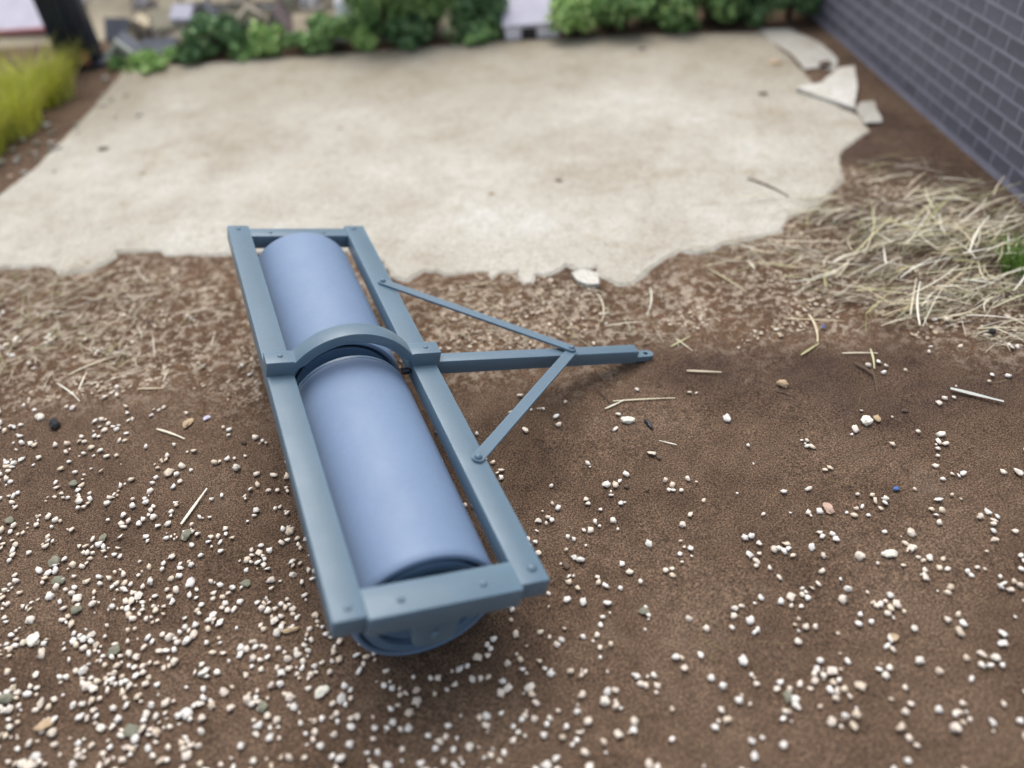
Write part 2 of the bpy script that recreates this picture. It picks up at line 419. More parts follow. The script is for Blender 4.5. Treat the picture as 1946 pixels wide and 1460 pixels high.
me.polygons.foreach_set('use_smooth', np.ones(len(faces), bool))
ca = me.color_attributes.new('zone', 'FLOAT_COLOR', 'POINT')
cz = np.zeros((len(gp), 4), np.float32); cz[:, 0] = belt_m * (1 - 0.85 * dark_m) * (1 - 0.6 * soft(gp, HEAP, 0.2)); cz[:, 1] = np.clip(damp_m + dark_m + 0.9 * soft(gp, HEAP, 0.2), 0, 1); cz[:, 3] = 1
ca.data.foreach_set('color', cz.ravel())
me.materials.append(M['soil'])
ground = bpy.data.objects.new('ground', me); COL.objects.link(ground)
tag(ground, 'fine brown soil with a paler sawdust-mottled belt', kind='structure')

# ------------------------------------------------------------------ ragged plaster slab
def ragged(pts, amp, step, seed):
    r = random.Random(seed); out = []
    n = len(pts)
    for i in range(n):
        a = Vector(pts[i]); b_ = Vector(pts[(i + 1) % n]); k = max(1, int((b_ - a).length / step))
        d = (b_ - a); nrm = Vector((-d.y, d.x)); nrm = nrm.normalized() if nrm.length else nrm
        for j in range(k):
            t = j / k; p = a + d * t
            w = amp * (r.uniform(-1, 1) if j else r.uniform(-0.3, 0.3))
            out.append((p.x + nrm.x * w, p.y + nrm.y * w))
    return out
SLAB_PX = [(-120, 500), (-60, 520), (0, 506), (79, 502), (126, 517), (169, 513), (212, 488), (216, 477), (309, 475), (317, 484), (432, 481), (560, 478), (660, 476), (725, 491), (754, 523),
 (772, 530), (804, 512), (833, 512), (851, 521), (898, 516), (930, 516), (937, 530), (948, 516), (988, 512), (998, 539), (1009, 537), (1013, 521), (1045, 519), (1074, 501),
 (1103, 512), (1135, 505), (1146, 523), (1178, 539), (1200, 537), (1221, 516), (1254, 494), (1290, 473), (1326, 480), (1369, 462), (1400, 455), (1478, 440), (1492, 416), (1545, 392), (1598, 340),
 (1590, 296), (1606, 277), (1649, 248), (1632, 222), (1560, 190), (1535, 150), (1500, 110), (1440, 62), (1200, 68), (955, 79), (700, 99), (460, 116), (240, 132), (169, 216), (72, 317), (0, 372), (-90, 452)]
out2 = ragged([tuple(G(u, v)[:2]) for u, v in SLAB_PX], 0.008, 0.045, 3)
bm = bmesh.new()
top = [bm.verts.new((x, y, 0.0045)) for x, y in out2] 
out_b = []
for i in range(len(out2)):
    a_, b_ = Vector(out2[i - 1]), Vector(out2[(i + 1) % len(out2)]); d_ = (b_ - a_).normalized()
    out_b.append((out2[i][0] + d_.y * 0.030, out2[i][1] - d_.x * 0.030))
bot = [bm.verts.new((x, y, -0.012)) for x, y in out_b]
from mathutils.geometry import tessellate_polygon
for tri in tessellate_polygon([[Vector((x, y, 0)) for x, y in out2]]): bm.faces.new([top[i] for i in tri])
for i in range(len(top)): bm.faces.new((bot[i], bot[(i + 1) % len(top)], top[(i + 1) % len(top)], top[i]))
slab = bm_obj('yard_slab', bm, M['slab'])
tag(slab, 'large ragged-edged off-white plaster yard slab with brown stains', kind='structure')
SLAB_POLY = [(x, y) for x, y in out2]

def flake(px, z0, thick, mat, label, seed, tilt=(0, 0)):
    pts = [G(u, v)[:2] for u, v in px]; c = np.mean(pts, 0)
    o2 = ragged([tuple(p - c) for p in pts], 0.008, 0.06, seed)
    bm = prism_bm(o2, 0, thick, 'z')
    o = bm_obj('plaster_flake', bm, mat); o.location = (c[0], c[1], z0); o.rotation_euler = (tilt[0], tilt[1], 0)
    return tag(o, label, 'flake', 'broken plaster flakes')
flake([(1086, 523), (1108, 518), (1135, 524), (1139, 545), (1115, 546), (1096, 538)], 0.0, 0.022, M['flake'], 'small white plaster flake just off the slab edge by the drawbar brace', 1)
flake([(1512, 176), (1560, 166), (1592, 142), (1622, 138), (1626, 170), (1624, 210), (1575, 195)], 0.012, 0.03, M['flake'], 'bright white triangular plaster flake lying raised near the brick wall', 2, (0.05, -0.02))
flake([(1634, 196), (1662, 192), (1676, 236), (1640, 240), (1626, 214)], 0.002, 0.012, M['flake_grey'], 'squarish grey plaster flake touching the white triangular one', 4, (0.0, 0.06))
flake([(1440, 58), (1500, 56), (1560, 84), (1592, 112), (1588, 138), (1560, 130), (1530, 134), (1505, 105), (1470, 84)], 0.001, 0.007, M['flake_grey'], 'long grey plaster flake at the far corner between slab and brick wall', 5)

# ------------------------------------------------------------------ brick wall
wa = np.array([4.25, 1.57]); wb_ = np.array([5.37, 5.11]); wdir = (wb_ - wa) / np.linalg.norm(wb_ - wa)
wrz = math.atan2(wdir[1], wdir[0])
S0, S1, WH = -1.0, 4.35, 1.36
wall = empty('brick_wall', (wa[0], wa[1], 0), wrz)
tag(wall, 'dark grey brick wall with pale joints beside the straw', 'wall')
core = bm_obj('mortar_core', box_bm(S0, S1, -0.16, -0.0005, -0.05, WH), M['mortar'], wall)
PITCH, COURSE, J = 0.2175, 0.108, 0.015
bl, bh = PITCH - J, COURSE - J
bmk = box_bm(-bl / 2, bl / 2, -0.03, 0.0, -bh / 2, bh / 2, 0.004, 1)
brick0 = bm_obj('brick', bmk, M['brick'], wall)
bricks = []
for r in range(-1, 12):
    zc = 0.145 + COURSE * (r + 0.5)
    off = 0.54 if (r % 2 == 0) else 0.43
    k0 = math.floor((S0 - off) / PITCH)
    for k in range(k0, k0 + 40):
        sc_ = off + PITCH * (k + 0.5)
        if sc_ - bl / 2 < S0 or sc_ + bl / 2 > S1: continue
        bricks.append((sc_, zc))
for i, (sx, zc) in enumerate(bricks):
    o = brick0 if i == 0 else brick0.copy()
    if i: COL.objects.link(o); o.parent = wall
    o.location = (sx, 0.0022 + random.uniform(-0.0007, 0.0007), zc)
    o.rotation_euler = (0, random.uniform(-0.006, 0.006), 0)

# ------------------------------------------------------------------ the roller
TILT = math.radians(15.5773)
W_, WB, L_, E_, YM = 0.7236, 0.109, 2.6, 0.105, 1.288
ZC, XC, RR = -0.2199, 0.3657, 0.2643
ORG = Vector((0.43668677, 1.3, -0.4744364))
roller = empty('field_roller', (0, 1.3, 0)); roller.rotation_euler = (0, TILT, 0)
tag(roller, 'grey-blue towed field roller with arched strap and braced drawbar', 'field roller')
def rp(name, bm, mat, parent=roller, ang=35):
    """part given in frame coordinates: z = 0 is the top of the long bars"""
    bmesh.ops.translate(bm, verts=bm.verts, vec=-ORG)
    return bm_obj(name, bm, mat, parent, ang)
TB = 0.078
def rivet(x, y, z, r, parent, h=None):
    h = h or r * 0.7
    prof = [(-0.01, r * 1.02), (0.0, r)] + [(h * math.sin(a), r * math.cos(a)) for a in (0.35, 0.75, 1.15)] + [(h, 0)]
    bm = lathe_bm(prof, 20, 'z'); bmesh.ops.translate(bm, verts=bm.verts, vec=(x, y, z))
    return rp('rivet', bm, M['frame'], parent, 60)
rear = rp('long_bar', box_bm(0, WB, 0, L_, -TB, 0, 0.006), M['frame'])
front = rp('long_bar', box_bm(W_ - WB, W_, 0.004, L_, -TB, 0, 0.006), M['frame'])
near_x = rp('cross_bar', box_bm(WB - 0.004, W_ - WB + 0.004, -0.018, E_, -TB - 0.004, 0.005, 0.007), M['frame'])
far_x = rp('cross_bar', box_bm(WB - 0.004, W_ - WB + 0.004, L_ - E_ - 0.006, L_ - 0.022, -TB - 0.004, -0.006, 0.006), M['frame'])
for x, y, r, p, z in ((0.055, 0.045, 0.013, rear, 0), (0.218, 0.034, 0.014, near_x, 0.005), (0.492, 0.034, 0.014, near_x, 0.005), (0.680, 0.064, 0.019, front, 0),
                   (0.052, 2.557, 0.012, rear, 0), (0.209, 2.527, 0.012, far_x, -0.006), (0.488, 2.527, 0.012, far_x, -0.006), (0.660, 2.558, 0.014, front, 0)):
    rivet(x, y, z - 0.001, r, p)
# washers round the two proud corner rivets are paint collars
# arched strap
def arch_bm():
    top, bot = [], []
    xa, xb, zt, zp = 0.112, 0.606, 0.064, 0.182
    xm = (xa + xb) / 2; half = (xb - xa) / 2
    sag = zp - zt + 0.004; Ra = (half ** 2 + sag ** 2) / (2 * sag); cz_ = zp - Ra
    a0 = math.asin(half / Ra)
    pts_o = [(-0.004, zt), (xa - 0.012, zt)]
    n = 30
    for i in range(n + 1):
        a = -a0 + 2 * a0 * i / n
        pts_o.append((xm + Ra * math.sin(a), cz_ + Ra * math.cos(a)))
    pts_o += [(xb + 0.012, zt), (W_ + 0.014, zt)]
    Ri = Ra - 0.046
    pts_i = [(W_ + 0.014, -0.004), (W_ - WB - 0.004, -0.004), (W_ - WB - 0.006, 0.02)]
    a1 = a0 * 0.96
    inner = []
    for i in range(n + 1):
        a = a1 - 2 * a1 * i / n
        inner.append((xm + Ri * math.sin(a), cz_ + Ri * math.cos(a)))
    inner = [q for q in inner if WB + 0.004 < q[0] < W_ - WB - 0.008]
    pts_i += inner + [(WB + 0.002, 0.02), (WB, -0.004), (-0.004, -0.004)]
    return prism_bm(pts_o + pts_i, YM - 0.043, YM + 0.043, 'y', 0.004, 2)
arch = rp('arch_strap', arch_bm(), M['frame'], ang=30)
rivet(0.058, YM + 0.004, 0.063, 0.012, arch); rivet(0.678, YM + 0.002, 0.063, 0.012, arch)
# drawbar, sloping slightly down to its hitch
def drawbar_bm(x0, x1, y0, y1, zt0, zt1, h, bev):
    bm = prism_bm([(x0, zt0), (x1, zt1), (x1, zt1 - h), (x0, zt0 - h)], y0, y1, 'y', bev, 2)
    return bm
ZD0, ZD1, HD, XD1 = 0.008, -0.018, 0.071, 1.793
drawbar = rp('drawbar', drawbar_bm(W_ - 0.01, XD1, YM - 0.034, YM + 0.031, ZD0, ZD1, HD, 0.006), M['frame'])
def tongue_bm():
    o = [(XD1 - 0.02, -0.026), (XD1 + 0.075, -0.026)]
    for i in range(1, 12):
        a = -math.pi / 2 + math.pi * i / 12
        o.append((XD1 + 0.075 + 0.030 * math.cos(a), 0.026 * math.sin(a)))
    o += [(XD1 + 0.075, 0.026), (XD1 - 0.02, 0.026)]
    bm = bmesh.new()
    n = 16; hc = (XD1 + 0.062, 0.0); hr = 0.0135
    lay = []
    for z in (ZD1 - 0.036, ZD1 - HD + 0.006):
        ov = [bm.verts.new((x, y, z)) for x, y in o]
        hv = [bm.verts.new((hc[0] + hr * math.cos(2 * math.pi * k / n), hr * math.sin(2 * math.pi * k / n), z)) for k in range(n)]
        es = [bm.edges.new((ov[i], ov[(i + 1) % len(ov)])) for i in range(len(ov))] + [bm.edges.new((hv[i], hv[(i + 1) % n])) for i in range(n)]
        bmesh.ops.triangle_fill(bm, edges=es, use_beauty=True)
        lay.append((ov, hv))
    for a_, b_ in ((lay[0][0], lay[1][0]), (lay[0][1], lay[1][1])):
        for i in range(len(a_)): bm.faces.new((a_[i], a_[(i + 1) % len(a_)], b_[(i + 1) % len(a_)], b_[i]))
    bmesh.ops.translate(bm, verts=bm.verts, vec=(0, YM - 0.004, 0))
    return bm
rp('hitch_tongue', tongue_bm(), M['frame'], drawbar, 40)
# flat braces
def brace(p0, p1, w, t, ext=0.03):
    p0 = Vector(p0); p1 = Vector(p1); d = (p1 - p0); Ln = d.length; d.normalize()
    side = Vector((0, 0, 1)).cross(d).normalized(); up = d.cross(side)
    o = []
    for i in range(9):
        a = math.pi / 2 + math.pi * i / 8
        o.append((w * math.cos(a) * 0.9 , w * math.sin(a)))
    for i in range(9):
        a = -math.pi / 2 + math.pi * i / 8
        o.append((Ln + w * math.cos(a) * 0.9, w * math.sin(a)))
    bm = prism_bm(o, 0, t, 'z', 0.0025, 1)
    mtx = Matrix((( d.x, side.x, up.x, p0.x), (d.y, side.y, up.y, p0.y), (d.z, side.z, up.z, p0.z), (0, 0, 0, 1)))
    bmesh.ops.transform(bm, matrix=mtx, verts=bm.verts)
    return rp('brace', bm, M['frame'])
JX, JY = 1.412, 1.279
jz = ZD0 + (ZD1 - ZD0) * (JX - W_) / (XD1 - W_)
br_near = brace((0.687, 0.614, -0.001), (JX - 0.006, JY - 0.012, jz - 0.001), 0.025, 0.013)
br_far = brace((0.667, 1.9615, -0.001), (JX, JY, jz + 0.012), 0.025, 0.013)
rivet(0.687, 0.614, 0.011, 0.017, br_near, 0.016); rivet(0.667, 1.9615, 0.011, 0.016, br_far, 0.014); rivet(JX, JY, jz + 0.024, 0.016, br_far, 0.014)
# drum halves
def drum_bm(y0, y1, near_end):
    R = RR; rim = 0.028; rec = 0.022
    prof = [(y0 + rec, 0.03), (y0 + rec, R - rim - 0.05), (y0 + rec + 0.02, R - rim - 0.055), (y0 + rec + 0.02, R - rim - 0.012), (y0 + rec, R - rim - 0.008), (y0 + rec, R - rim), (y0 + 0.006, R - rim), (y0, R - rim + 0.005), (y0, R - 0.018), (y0 + 0.005, R - 0.008), (y0 + 0.018, R - 0.001), (y0 + 0.03, R)]
    back = [(y0 + y1 - h, r) for h, r in prof[::-1]]
    bm = lathe_bm(prof + back, 128, 'y')
    for f_ in bm.faces:
        if all(v.co.y < y0 + 0.002 or v.co.y > y1 - 0.002 or math.hypot(v.co.x, v.co.z) < R - rim + 0.008 for v in f_.verts): f_.material_index = 1  # end faces take the paint with shade in its colour
    bmesh.ops.translate(bm, verts=bm.verts, vec=(XC, 0, ZC))
    return bm
d1 = rp('drum', drum_bm(0.148, 1.284, True), M['drum'], ang=28)
d2 = rp('drum', drum_bm(1.405, 2.447, False), M['drum'], ang=28)
for d_, yy in ((d1, 0.148), (d2, 1.405)):
    sgn = -1
    y_in = yy - 0.004 if sgn > 0 else yy + 0.030
    ring = lathe_bm([(0, RR - 0.075), (0, RR - 0.042), (0.012, RR - 0.038), (0.024, RR - 0.042), (0.024, RR - 0.075), (0, RR - 0.075)], 96, 'y')
    bmesh.ops.translate(ring, verts=ring.verts, vec=(XC, yy - 0.002, ZC))
    rp('end_ring', ring, M['drum_end_shaded'], d_, 30)
lip = lathe_bm([(1.27, RR - 0.05), (1.276, RR - 0.010), (1.284, RR - 0.006), (1.298, RR - 0.006), (1.306, RR - 0.012), (1.310, RR - 0.022), (1.310, 0.03)], 128, 'y')
bmesh.ops.translate(lip, verts=lip.verts, vec=(XC, 0, ZC)); rp('drum_lip', lip, M['drum_end_shaded'], d1, 30)
ax = lathe_bm([(0.06, 0), (0.06, 0.034), (2.54, 0.034), (2.54, 0)], 32, 'y'); bmesh.ops.translate(ax, verts=ax.verts, vec=(XC, 0, ZC))
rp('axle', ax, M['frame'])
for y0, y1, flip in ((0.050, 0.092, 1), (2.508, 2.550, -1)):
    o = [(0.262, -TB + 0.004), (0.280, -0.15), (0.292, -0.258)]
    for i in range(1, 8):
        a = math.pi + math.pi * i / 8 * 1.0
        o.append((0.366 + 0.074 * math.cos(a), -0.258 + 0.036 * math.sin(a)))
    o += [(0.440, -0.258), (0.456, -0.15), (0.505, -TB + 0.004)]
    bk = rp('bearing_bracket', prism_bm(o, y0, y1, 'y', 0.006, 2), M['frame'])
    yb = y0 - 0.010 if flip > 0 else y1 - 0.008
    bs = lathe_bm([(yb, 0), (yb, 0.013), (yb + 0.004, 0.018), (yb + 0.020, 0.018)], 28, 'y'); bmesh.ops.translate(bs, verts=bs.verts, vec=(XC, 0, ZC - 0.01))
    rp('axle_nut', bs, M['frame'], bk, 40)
pn = lathe_bm([(0, 0), (0, 0.016), (0.03, 0.016), (0.036, 0.010), (0.05, 0.010)], 20, 'y')
bmesh.ops.rotate(pn, verts=pn.verts, cent=(0, 0, 0), matrix=Matrix.Rotation(math.radians(-90), 3, 'Z'))
bmesh.ops.translate(pn, verts=pn.verts, vec=(W_ - WB - 0.042, YM - 0.028, -0.035)); rp('drawbar_pin', pn, M['dark_pin'])

for d_ in (d1, d2): d_.data.materials.append(M['drum_end_shaded'])
# ------------------------------------------------------------------ granules
def grain_mesh(seed, sub):
    r = random.Random(seed); bm = bmesh.new(); bmesh.ops.create_icosphere(bm, subdivisions=sub, radius=1.0)
    sx, sy, sz = r.uniform(0.8, 1.35), r.uniform(0.75, 1.15), r.uniform(0.34, 0.64)
    dd = Vector((r.uniform(-1, 1), r.uniform(-1, 1), r.uniform(0.0, 1.0))).normalized()
    off = Vector((r.uniform(0, 50), r.uniform(0, 50), r.uniform(0, 50)))
    for v in bm.verts:
        n = v.co.normalized(); k = 1 + 0.65 * noise.noise(n * 1.4 + off) + 0.45 * noise.noise(n * 3.0 + off)
        c = n.dot(dd)
        if seed % 3 != 2 and c > 0.72: k -= (0.55 if seed % 3 == 0 else 0.3) * (c - 0.72) / 0.28
        v.co = Vector((n.x * sx * k, n.y * sy * k, n.z * sz * k))
    me = bpy.data.meshes.new('granule'); bm.to_mesh(me); bm.free()
    me.polygons.foreach_set('use_smooth', [seed % 4 != 1] * len(me.polygons))
    return me
GU = [-350, 0, 278, 556, 834, 1112, 1390, 1668, 1946, 2300]
GV = [560, 640, 740, 840, 940, 1040, 1140, 1240, 1340, 1460, 1800]
GD = np.array([1.15, 1.1, 1.08, 1.0, 0.9, 0.9, 0.88, 0.85, 0.9, 0.9]) * np.array([[0.5, 0.6, 0.2, 0.1, 0.05, 0.1, 0.5, 1.2, 3, 2],
 [3, 3, 0.5, 0.1, 0.1, 0.3, 0.6, 1.2, 3, 2],
 [5, 6, 1.2, 1.0, 1.2, 1.2, 0.8, 1.0, 1.6, 2],
 [9, 12, 7, 2.2, 2.6, 3.6, 1.6, 1.6, 3.2, 3],
 [9, 11, 12, 4, 4, 6, 3, 2.6, 4, 4],
 [12, 15, 12, 8, 5, 6.5, 4.3, 3.2, 5, 4],
 [13, 17, 14, 12, 6, 5.8, 4.8, 3.2, 4.6, 4],
 [13, 15, 15, 12, 6.5, 5.2, 4.8, 3.6, 4.2, 4],
 [12, 14, 14, 12, 7.5, 4.8, 3.8, 3.6, 3.8, 4],
 [10, 12, 12, 11, 6.5, 5.2, 3.8, 4.2, 4.2, 4],
 [8, 9, 9, 8, 5, 4, 3, 3, 3, 3]])
def dens(u, v):
    i = min(max(np.searchsorted(GU, u) - 1, 0), len(GU) - 2); j = min(max(np.searchsorted(GV, v) - 1, 0), len(GV) - 2)
    a = min(max((u - GU[i]) / (GU[i + 1] - GU[i]), 0), 1); b = min(max((v - GV[j]) / (GV[j + 1] - GV[j]), 0), 1)
    return GD[j, i] * (1 - a) * (1 - b) + GD[j, i + 1] * a * (1 - b) + GD[j + 1, i] * (1 - a) * b + GD[j + 1, i + 1] * a * b
placed = []      # x, y, r
cells = {}
def free(x, y, r):
    ci, cj = int(x // 0.1), int(y // 0.1)
    for a in (-1, 0, 1):
        for b in (-1, 0, 1):
            for (px_, py_, pr) in cells.get((ci + a, cj + b), ()):
                if (px_ - x) ** 2 + (py_ - y) ** 2 < (0.82 * (pr + r)) ** 2: return False
    return True
EXC = [(G(*a)[:2], G(*b)[:2]) for a, b in [((1805, 741), (1906, 766)), ((345, 998), (394, 930)), ((1305, 706), (1371, 709)), ((299, 816), (352, 835)), ((1165, 763), (1283, 757)),
       ((1192, 800), (1240, 806)), ((1640, 802), (1670, 797)), ((104, 800), (104, 816)), ((612, 1306), (612, 1326)), ((1680, 1054), (1700, 1054)), ((1574, 968), (1576, 970)), ((65, 1210), (65, 1226))]]
def blocked(x, y):
    for a, b in EXC:
        ab = b - a; t = min(1, max(0, float(np.dot(np.array([x, y]) - a, ab) / np.dot(ab, ab))))
        if np.hypot(*(a + t * ab - np.array([x, y]))) < 0.032: return True
    if abs(x) < 0.13 and 0.1 < y < 2.5: return True
    if 1.38 < x < 1.62 and 1.2 < y < 1.4: return True
    if in_poly(np.array([[x, y]]), SLAB_POLY)[0]: return True
    return np.dot(np.array([x, y]) - wa, np.array([wdir[1], -wdir[0]])) > -0.05
def put(x, y, r):
    if blocked(x, y) or not free(x, y, r): return False
    placed.append((x, y, r)); cells.setdefault((int(x // 0.1), int(y // 0.1)), []).append((x, y, r)); return True
def grain_r():
    t = random.random()
    return random.uniform(0.0042, 0.0075) if t < 0.16 else random.uniform(0.0088, 0.0144) if t < 0.94 else random.uniform(0.0144, 0.018)
NG = int(2650 * 2360 / 1e4 * 17 * 0.66)
for _ in range(NG):
    u = random.uniform(-350, 2300); v = random.uniform(560, 1800)
    if random.random() * 17 > dens(u, v): continue
    p = G(u, v); r = grain_r()
    if not put(p[0], p[1], r): continue
    if random.random() < 0.42:
        x, y = p[0], p[1]
        for _k in range(random.choice((1, 1, 1, 2, 2, 3, 4))):
            r2 = grain_r(); a = random.uniform(0, 2 * math.pi); d = (r + r2) * random.uniform(0.9, 2.4)
            if put(x + d * math.cos(a), y + d * math.sin(a), r2) and random.random() < 0.3:
                x, y, r = x + d * math.cos(a), y + d * math.sin(a), r2
gpl = np.array([(x, y, r * 0.6) for x, y, r in placed]); pp = pix(gpl)
size = np.array([p[2] for p in placed]) / pp[:, 2]
inframe = (pp[:, 0] > 5) & (pp[:, 0] < 1941) & (pp[:, 1] > 400) & (pp[:, 1] < 1455)
hidden = (np.abs(gpl[:, 0]) < 0.36) & (gpl[:, 1] > 0.1) & (gpl[:, 1] < 2.6)
order = np.argsort(-np.where(inframe & ~hidden, size, 0))
single = set(order[:300].tolist())
GM = [grain_mesh(s, 1 if s % 4 == 1 else 2) for s in range(16)]
for g_ in GM: g_.materials.append(M['grain'])
for i in order[:300]:
    x, y, r = placed[i]
    o = bpy.data.objects.new('granule', GM[random.randrange(16)]); COL.objects.link(o)
    o.location = (x, y, r * 0.36); o.scale = (r, r, r); o.rotation_euler = (random.uniform(-0.5, 0.5), random.uniform(-0.5, 0.5), random.uniform(0, 6.28))
    if x > 0.28: lab, gr = 'small off-white granule on the brown soil on the drawbar side of the roller', 'granules on the drawbar side'
    elif y < 0.1 and x > -0.45: lab, gr = 'small off-white granule on the brown soil in front of the riveted roller end', 'granules off the roller end'
    else: lab, gr = 'small off-white granule on the brown soil along the unbraced long bar', 'granules along the unbraced bar'
    tag(o, lab, 'granule', gr)
small = [grain_mesh(s, 1) for s in range(20, 30)]
sv = []
for me_ in small:
    a = np.empty(len(me_.vertices) * 3, np.float32); me_.vertices.foreach_get('co', a)
    fc = np.array([list(p.vertices) for p in me_.polygons]); sv.append((a.reshape(-1, 3), fc))
def rot3(ax_, ay_, az_):
    return np.array(Matrix.Rotation(az_, 3, 'Z') @ Matrix.Rotation(ay_, 3, 'Y') @ Matrix.Rotation(ax_, 3, 'X'))
def mass(name, items, mat, label, smooth=True, cat=None, parent=None):
    V, F, n = [], [], 0
    for v_, f_ in items:
        V.append(v_); F.append(f_ + n); n += len(v_)
    V = np.vstack(V); F = np.vstack(F)
    me = bpy.data.meshes.new(name); k = F.shape[1]
    me.vertices.add(len(V)); me.vertices.foreach_set('co', V.astype(np.float32).ravel())
    me.loops.add(F.size); me.loops.foreach_set('vertex_index', F.astype(np.int32).ravel())
    me.polygons.add(len(F)); me.polygons.foreach_set('loop_start', np.arange(0, F.size, k, dtype=np.int32))
    me.update(calc_edges=True)
    if smooth: me.polygons.foreach_set('use_smooth', np.ones(len(F), bool))
    me.materials.append(mat)
    o = bpy.data.objects.new(name, me); COL.objects.link(o)
    if parent: o.parent = parent
    elif label: tag(o, label, cat, kind='stuff')
    return o
items = []
for i, (x, y, r) in enumerate(placed):
    if i in single: continue
    v_, f_ = sv[random.randrange(10)]
    items.append(((v_ * r) @ rot3(random.uniform(-.5, .5), random.uniform(-.5, .5), random.uniform(0, 6.28)).T + np.array([x, y, r * 0.36]), f_))
mass('loose_granules', items, M['grain_mass'], 'loose scatter of tiny off-white granules strewn across the brown soil', cat='granules')

# ------------------------------------------------------------------ sawdust chips in the belt
def chip(x, y, r, h, z):
    n = 5; a0 = random.uniform(0, 6.28); st_ = random.uniform(0.4, 1.0); rot_ = random.uniform(0, 3.14)
    V = []
    for k in range(n):
        a = a0 + 2 * math.pi * k / n + random.uniform(-0.4, 0.4); rr_ = r * random.uniform(0.6, 1.0)
        px_, py_ = rr_ * math.cos(a), rr_ * math.sin(a) * st_
        V.append((px_ * math.cos(rot_) - py_ * math.sin(rot_), px_ * math.sin(rot_) + py_ * math.cos(rot_)))
    tx, ty = random.uniform(-0.12, 0.12), random.uniform(-0.12, 0.12)
    vv = np.array([(x + a, y + b, z + a * tx + b * ty) for a, b in V] + [(x + a * 0.8, y + b * 0.8, z + h + a * tx + b * ty) for a, b in V])
    ff = [(0, 1, 6), (0, 6, 5), (1, 2, 7), (1, 7, 6), (2, 3, 8), (2, 8, 7), (3, 4, 9), (3, 9, 8), (4, 0, 5), (4, 5, 9), (5, 6, 7), (5, 7, 8), (5, 8, 9)]
    return vv, np.array(ff)
bp = np.array(BELT); cand = rng.uniform(bp.min(0), bp.max(0), (52000, 2))
keep = in_poly(cand + 0.34 * np.stack([smooth_noise(cand, 3, 1), smooth_noise(cand, 3, 2)], 1), BELT) & ~in_poly(cand, SLAB_POLY); cand = cand[keep]
dn = smooth_noise(cand, 2.6, 31, 3) + 0.6 * smooth_noise(cand, 9.0, 32, 2)
dpx = pix(np.column_stack([cand, np.zeros(len(cand))]))
thin = np.where(dpx[:, 0] < 260, -0.04, 0.12)
cand = cand[(dn > thin) & ~(soft(cand, DARK2, 0.05) > 0.5)]
cm_ = soft(cand, BELT, 0.34); cand = cand[rng.random(len(cand)) < np.clip(cm_ * 1.5 - 0.35, 0.03, 0.8)]
items = [chip(x, y, random.uniform(0.006, 0.019), random.uniform(0.0015, 0.004), -0.002) for x, y in cand if np.dot(np.array([x, y]) - wa, np.array([wdir[1], -wdir[0]])) < -0.03]
mass('sawdust', items, M['chips'], 'beige sawdust and chaff littering the soil belt beside the slab edge', smooth=False, cat='sawdust')

# ------------------------------------------------------------------ straw
def straw_geo(length, w, bend, segs=5, flat=0.6):
    """a bent tapering stalk of four-sided section along +X"""
    V, F = [], []
    for i in range(segs + 1):
        t = i / segs; x = (t - 0.5) * length; y = bend * length * (t * (1 - t) * 4 - 0.5); z = w * 0.5 + 0.2 * abs(bend) * length * t * (1 - t)
        ww = w * (0.55 + 0.45 * math.sin(math.pi * min(1, t * 1.15 + 0.1)))
        for a, b in ((0, 1), (1, 0), (0, -1), (-1, 0)):
            V.append((x, y + a * ww * 0.5, z + b * ww * 0.5 * flat))
    for i in range(segs):
        for k in range(4):
            F.append((4 * i + k, 4 * i + (k + 1) % 4, 4 * i + 4 + (k + 1) % 4, 4 * i + 4 + k))
    F += [(3, 2, 1, 0), tuple(4 * segs + k for k in range(4))]
    return np.array(V), np.array(F)
def lone(px, w, mat, name, label, cat, bend=0.0, group=None, z=0.0):
    a, b = G(*px[0], z), G(*px[1], z); d = b - a; Ln = float(np.linalg.norm(d))
    V, F = straw_geo(Ln, w, bend)
    o = mesh_obj(name, V, F, mat, smooth=False); c = (a + b) / 2
    o.location = (c[0], c[1], z); o.rotation_euler = (0, 0, math.atan2(d[1], d[0]))
    return tag(o, label, cat, group)
LONE = 'lone straws on the open soil'
lone([(1805, 741), (1906, 766)], 0.021, M['white_trim'], 'straw_splinter', 'broad white straw splinter lying alone on the bare soil', 'straw')
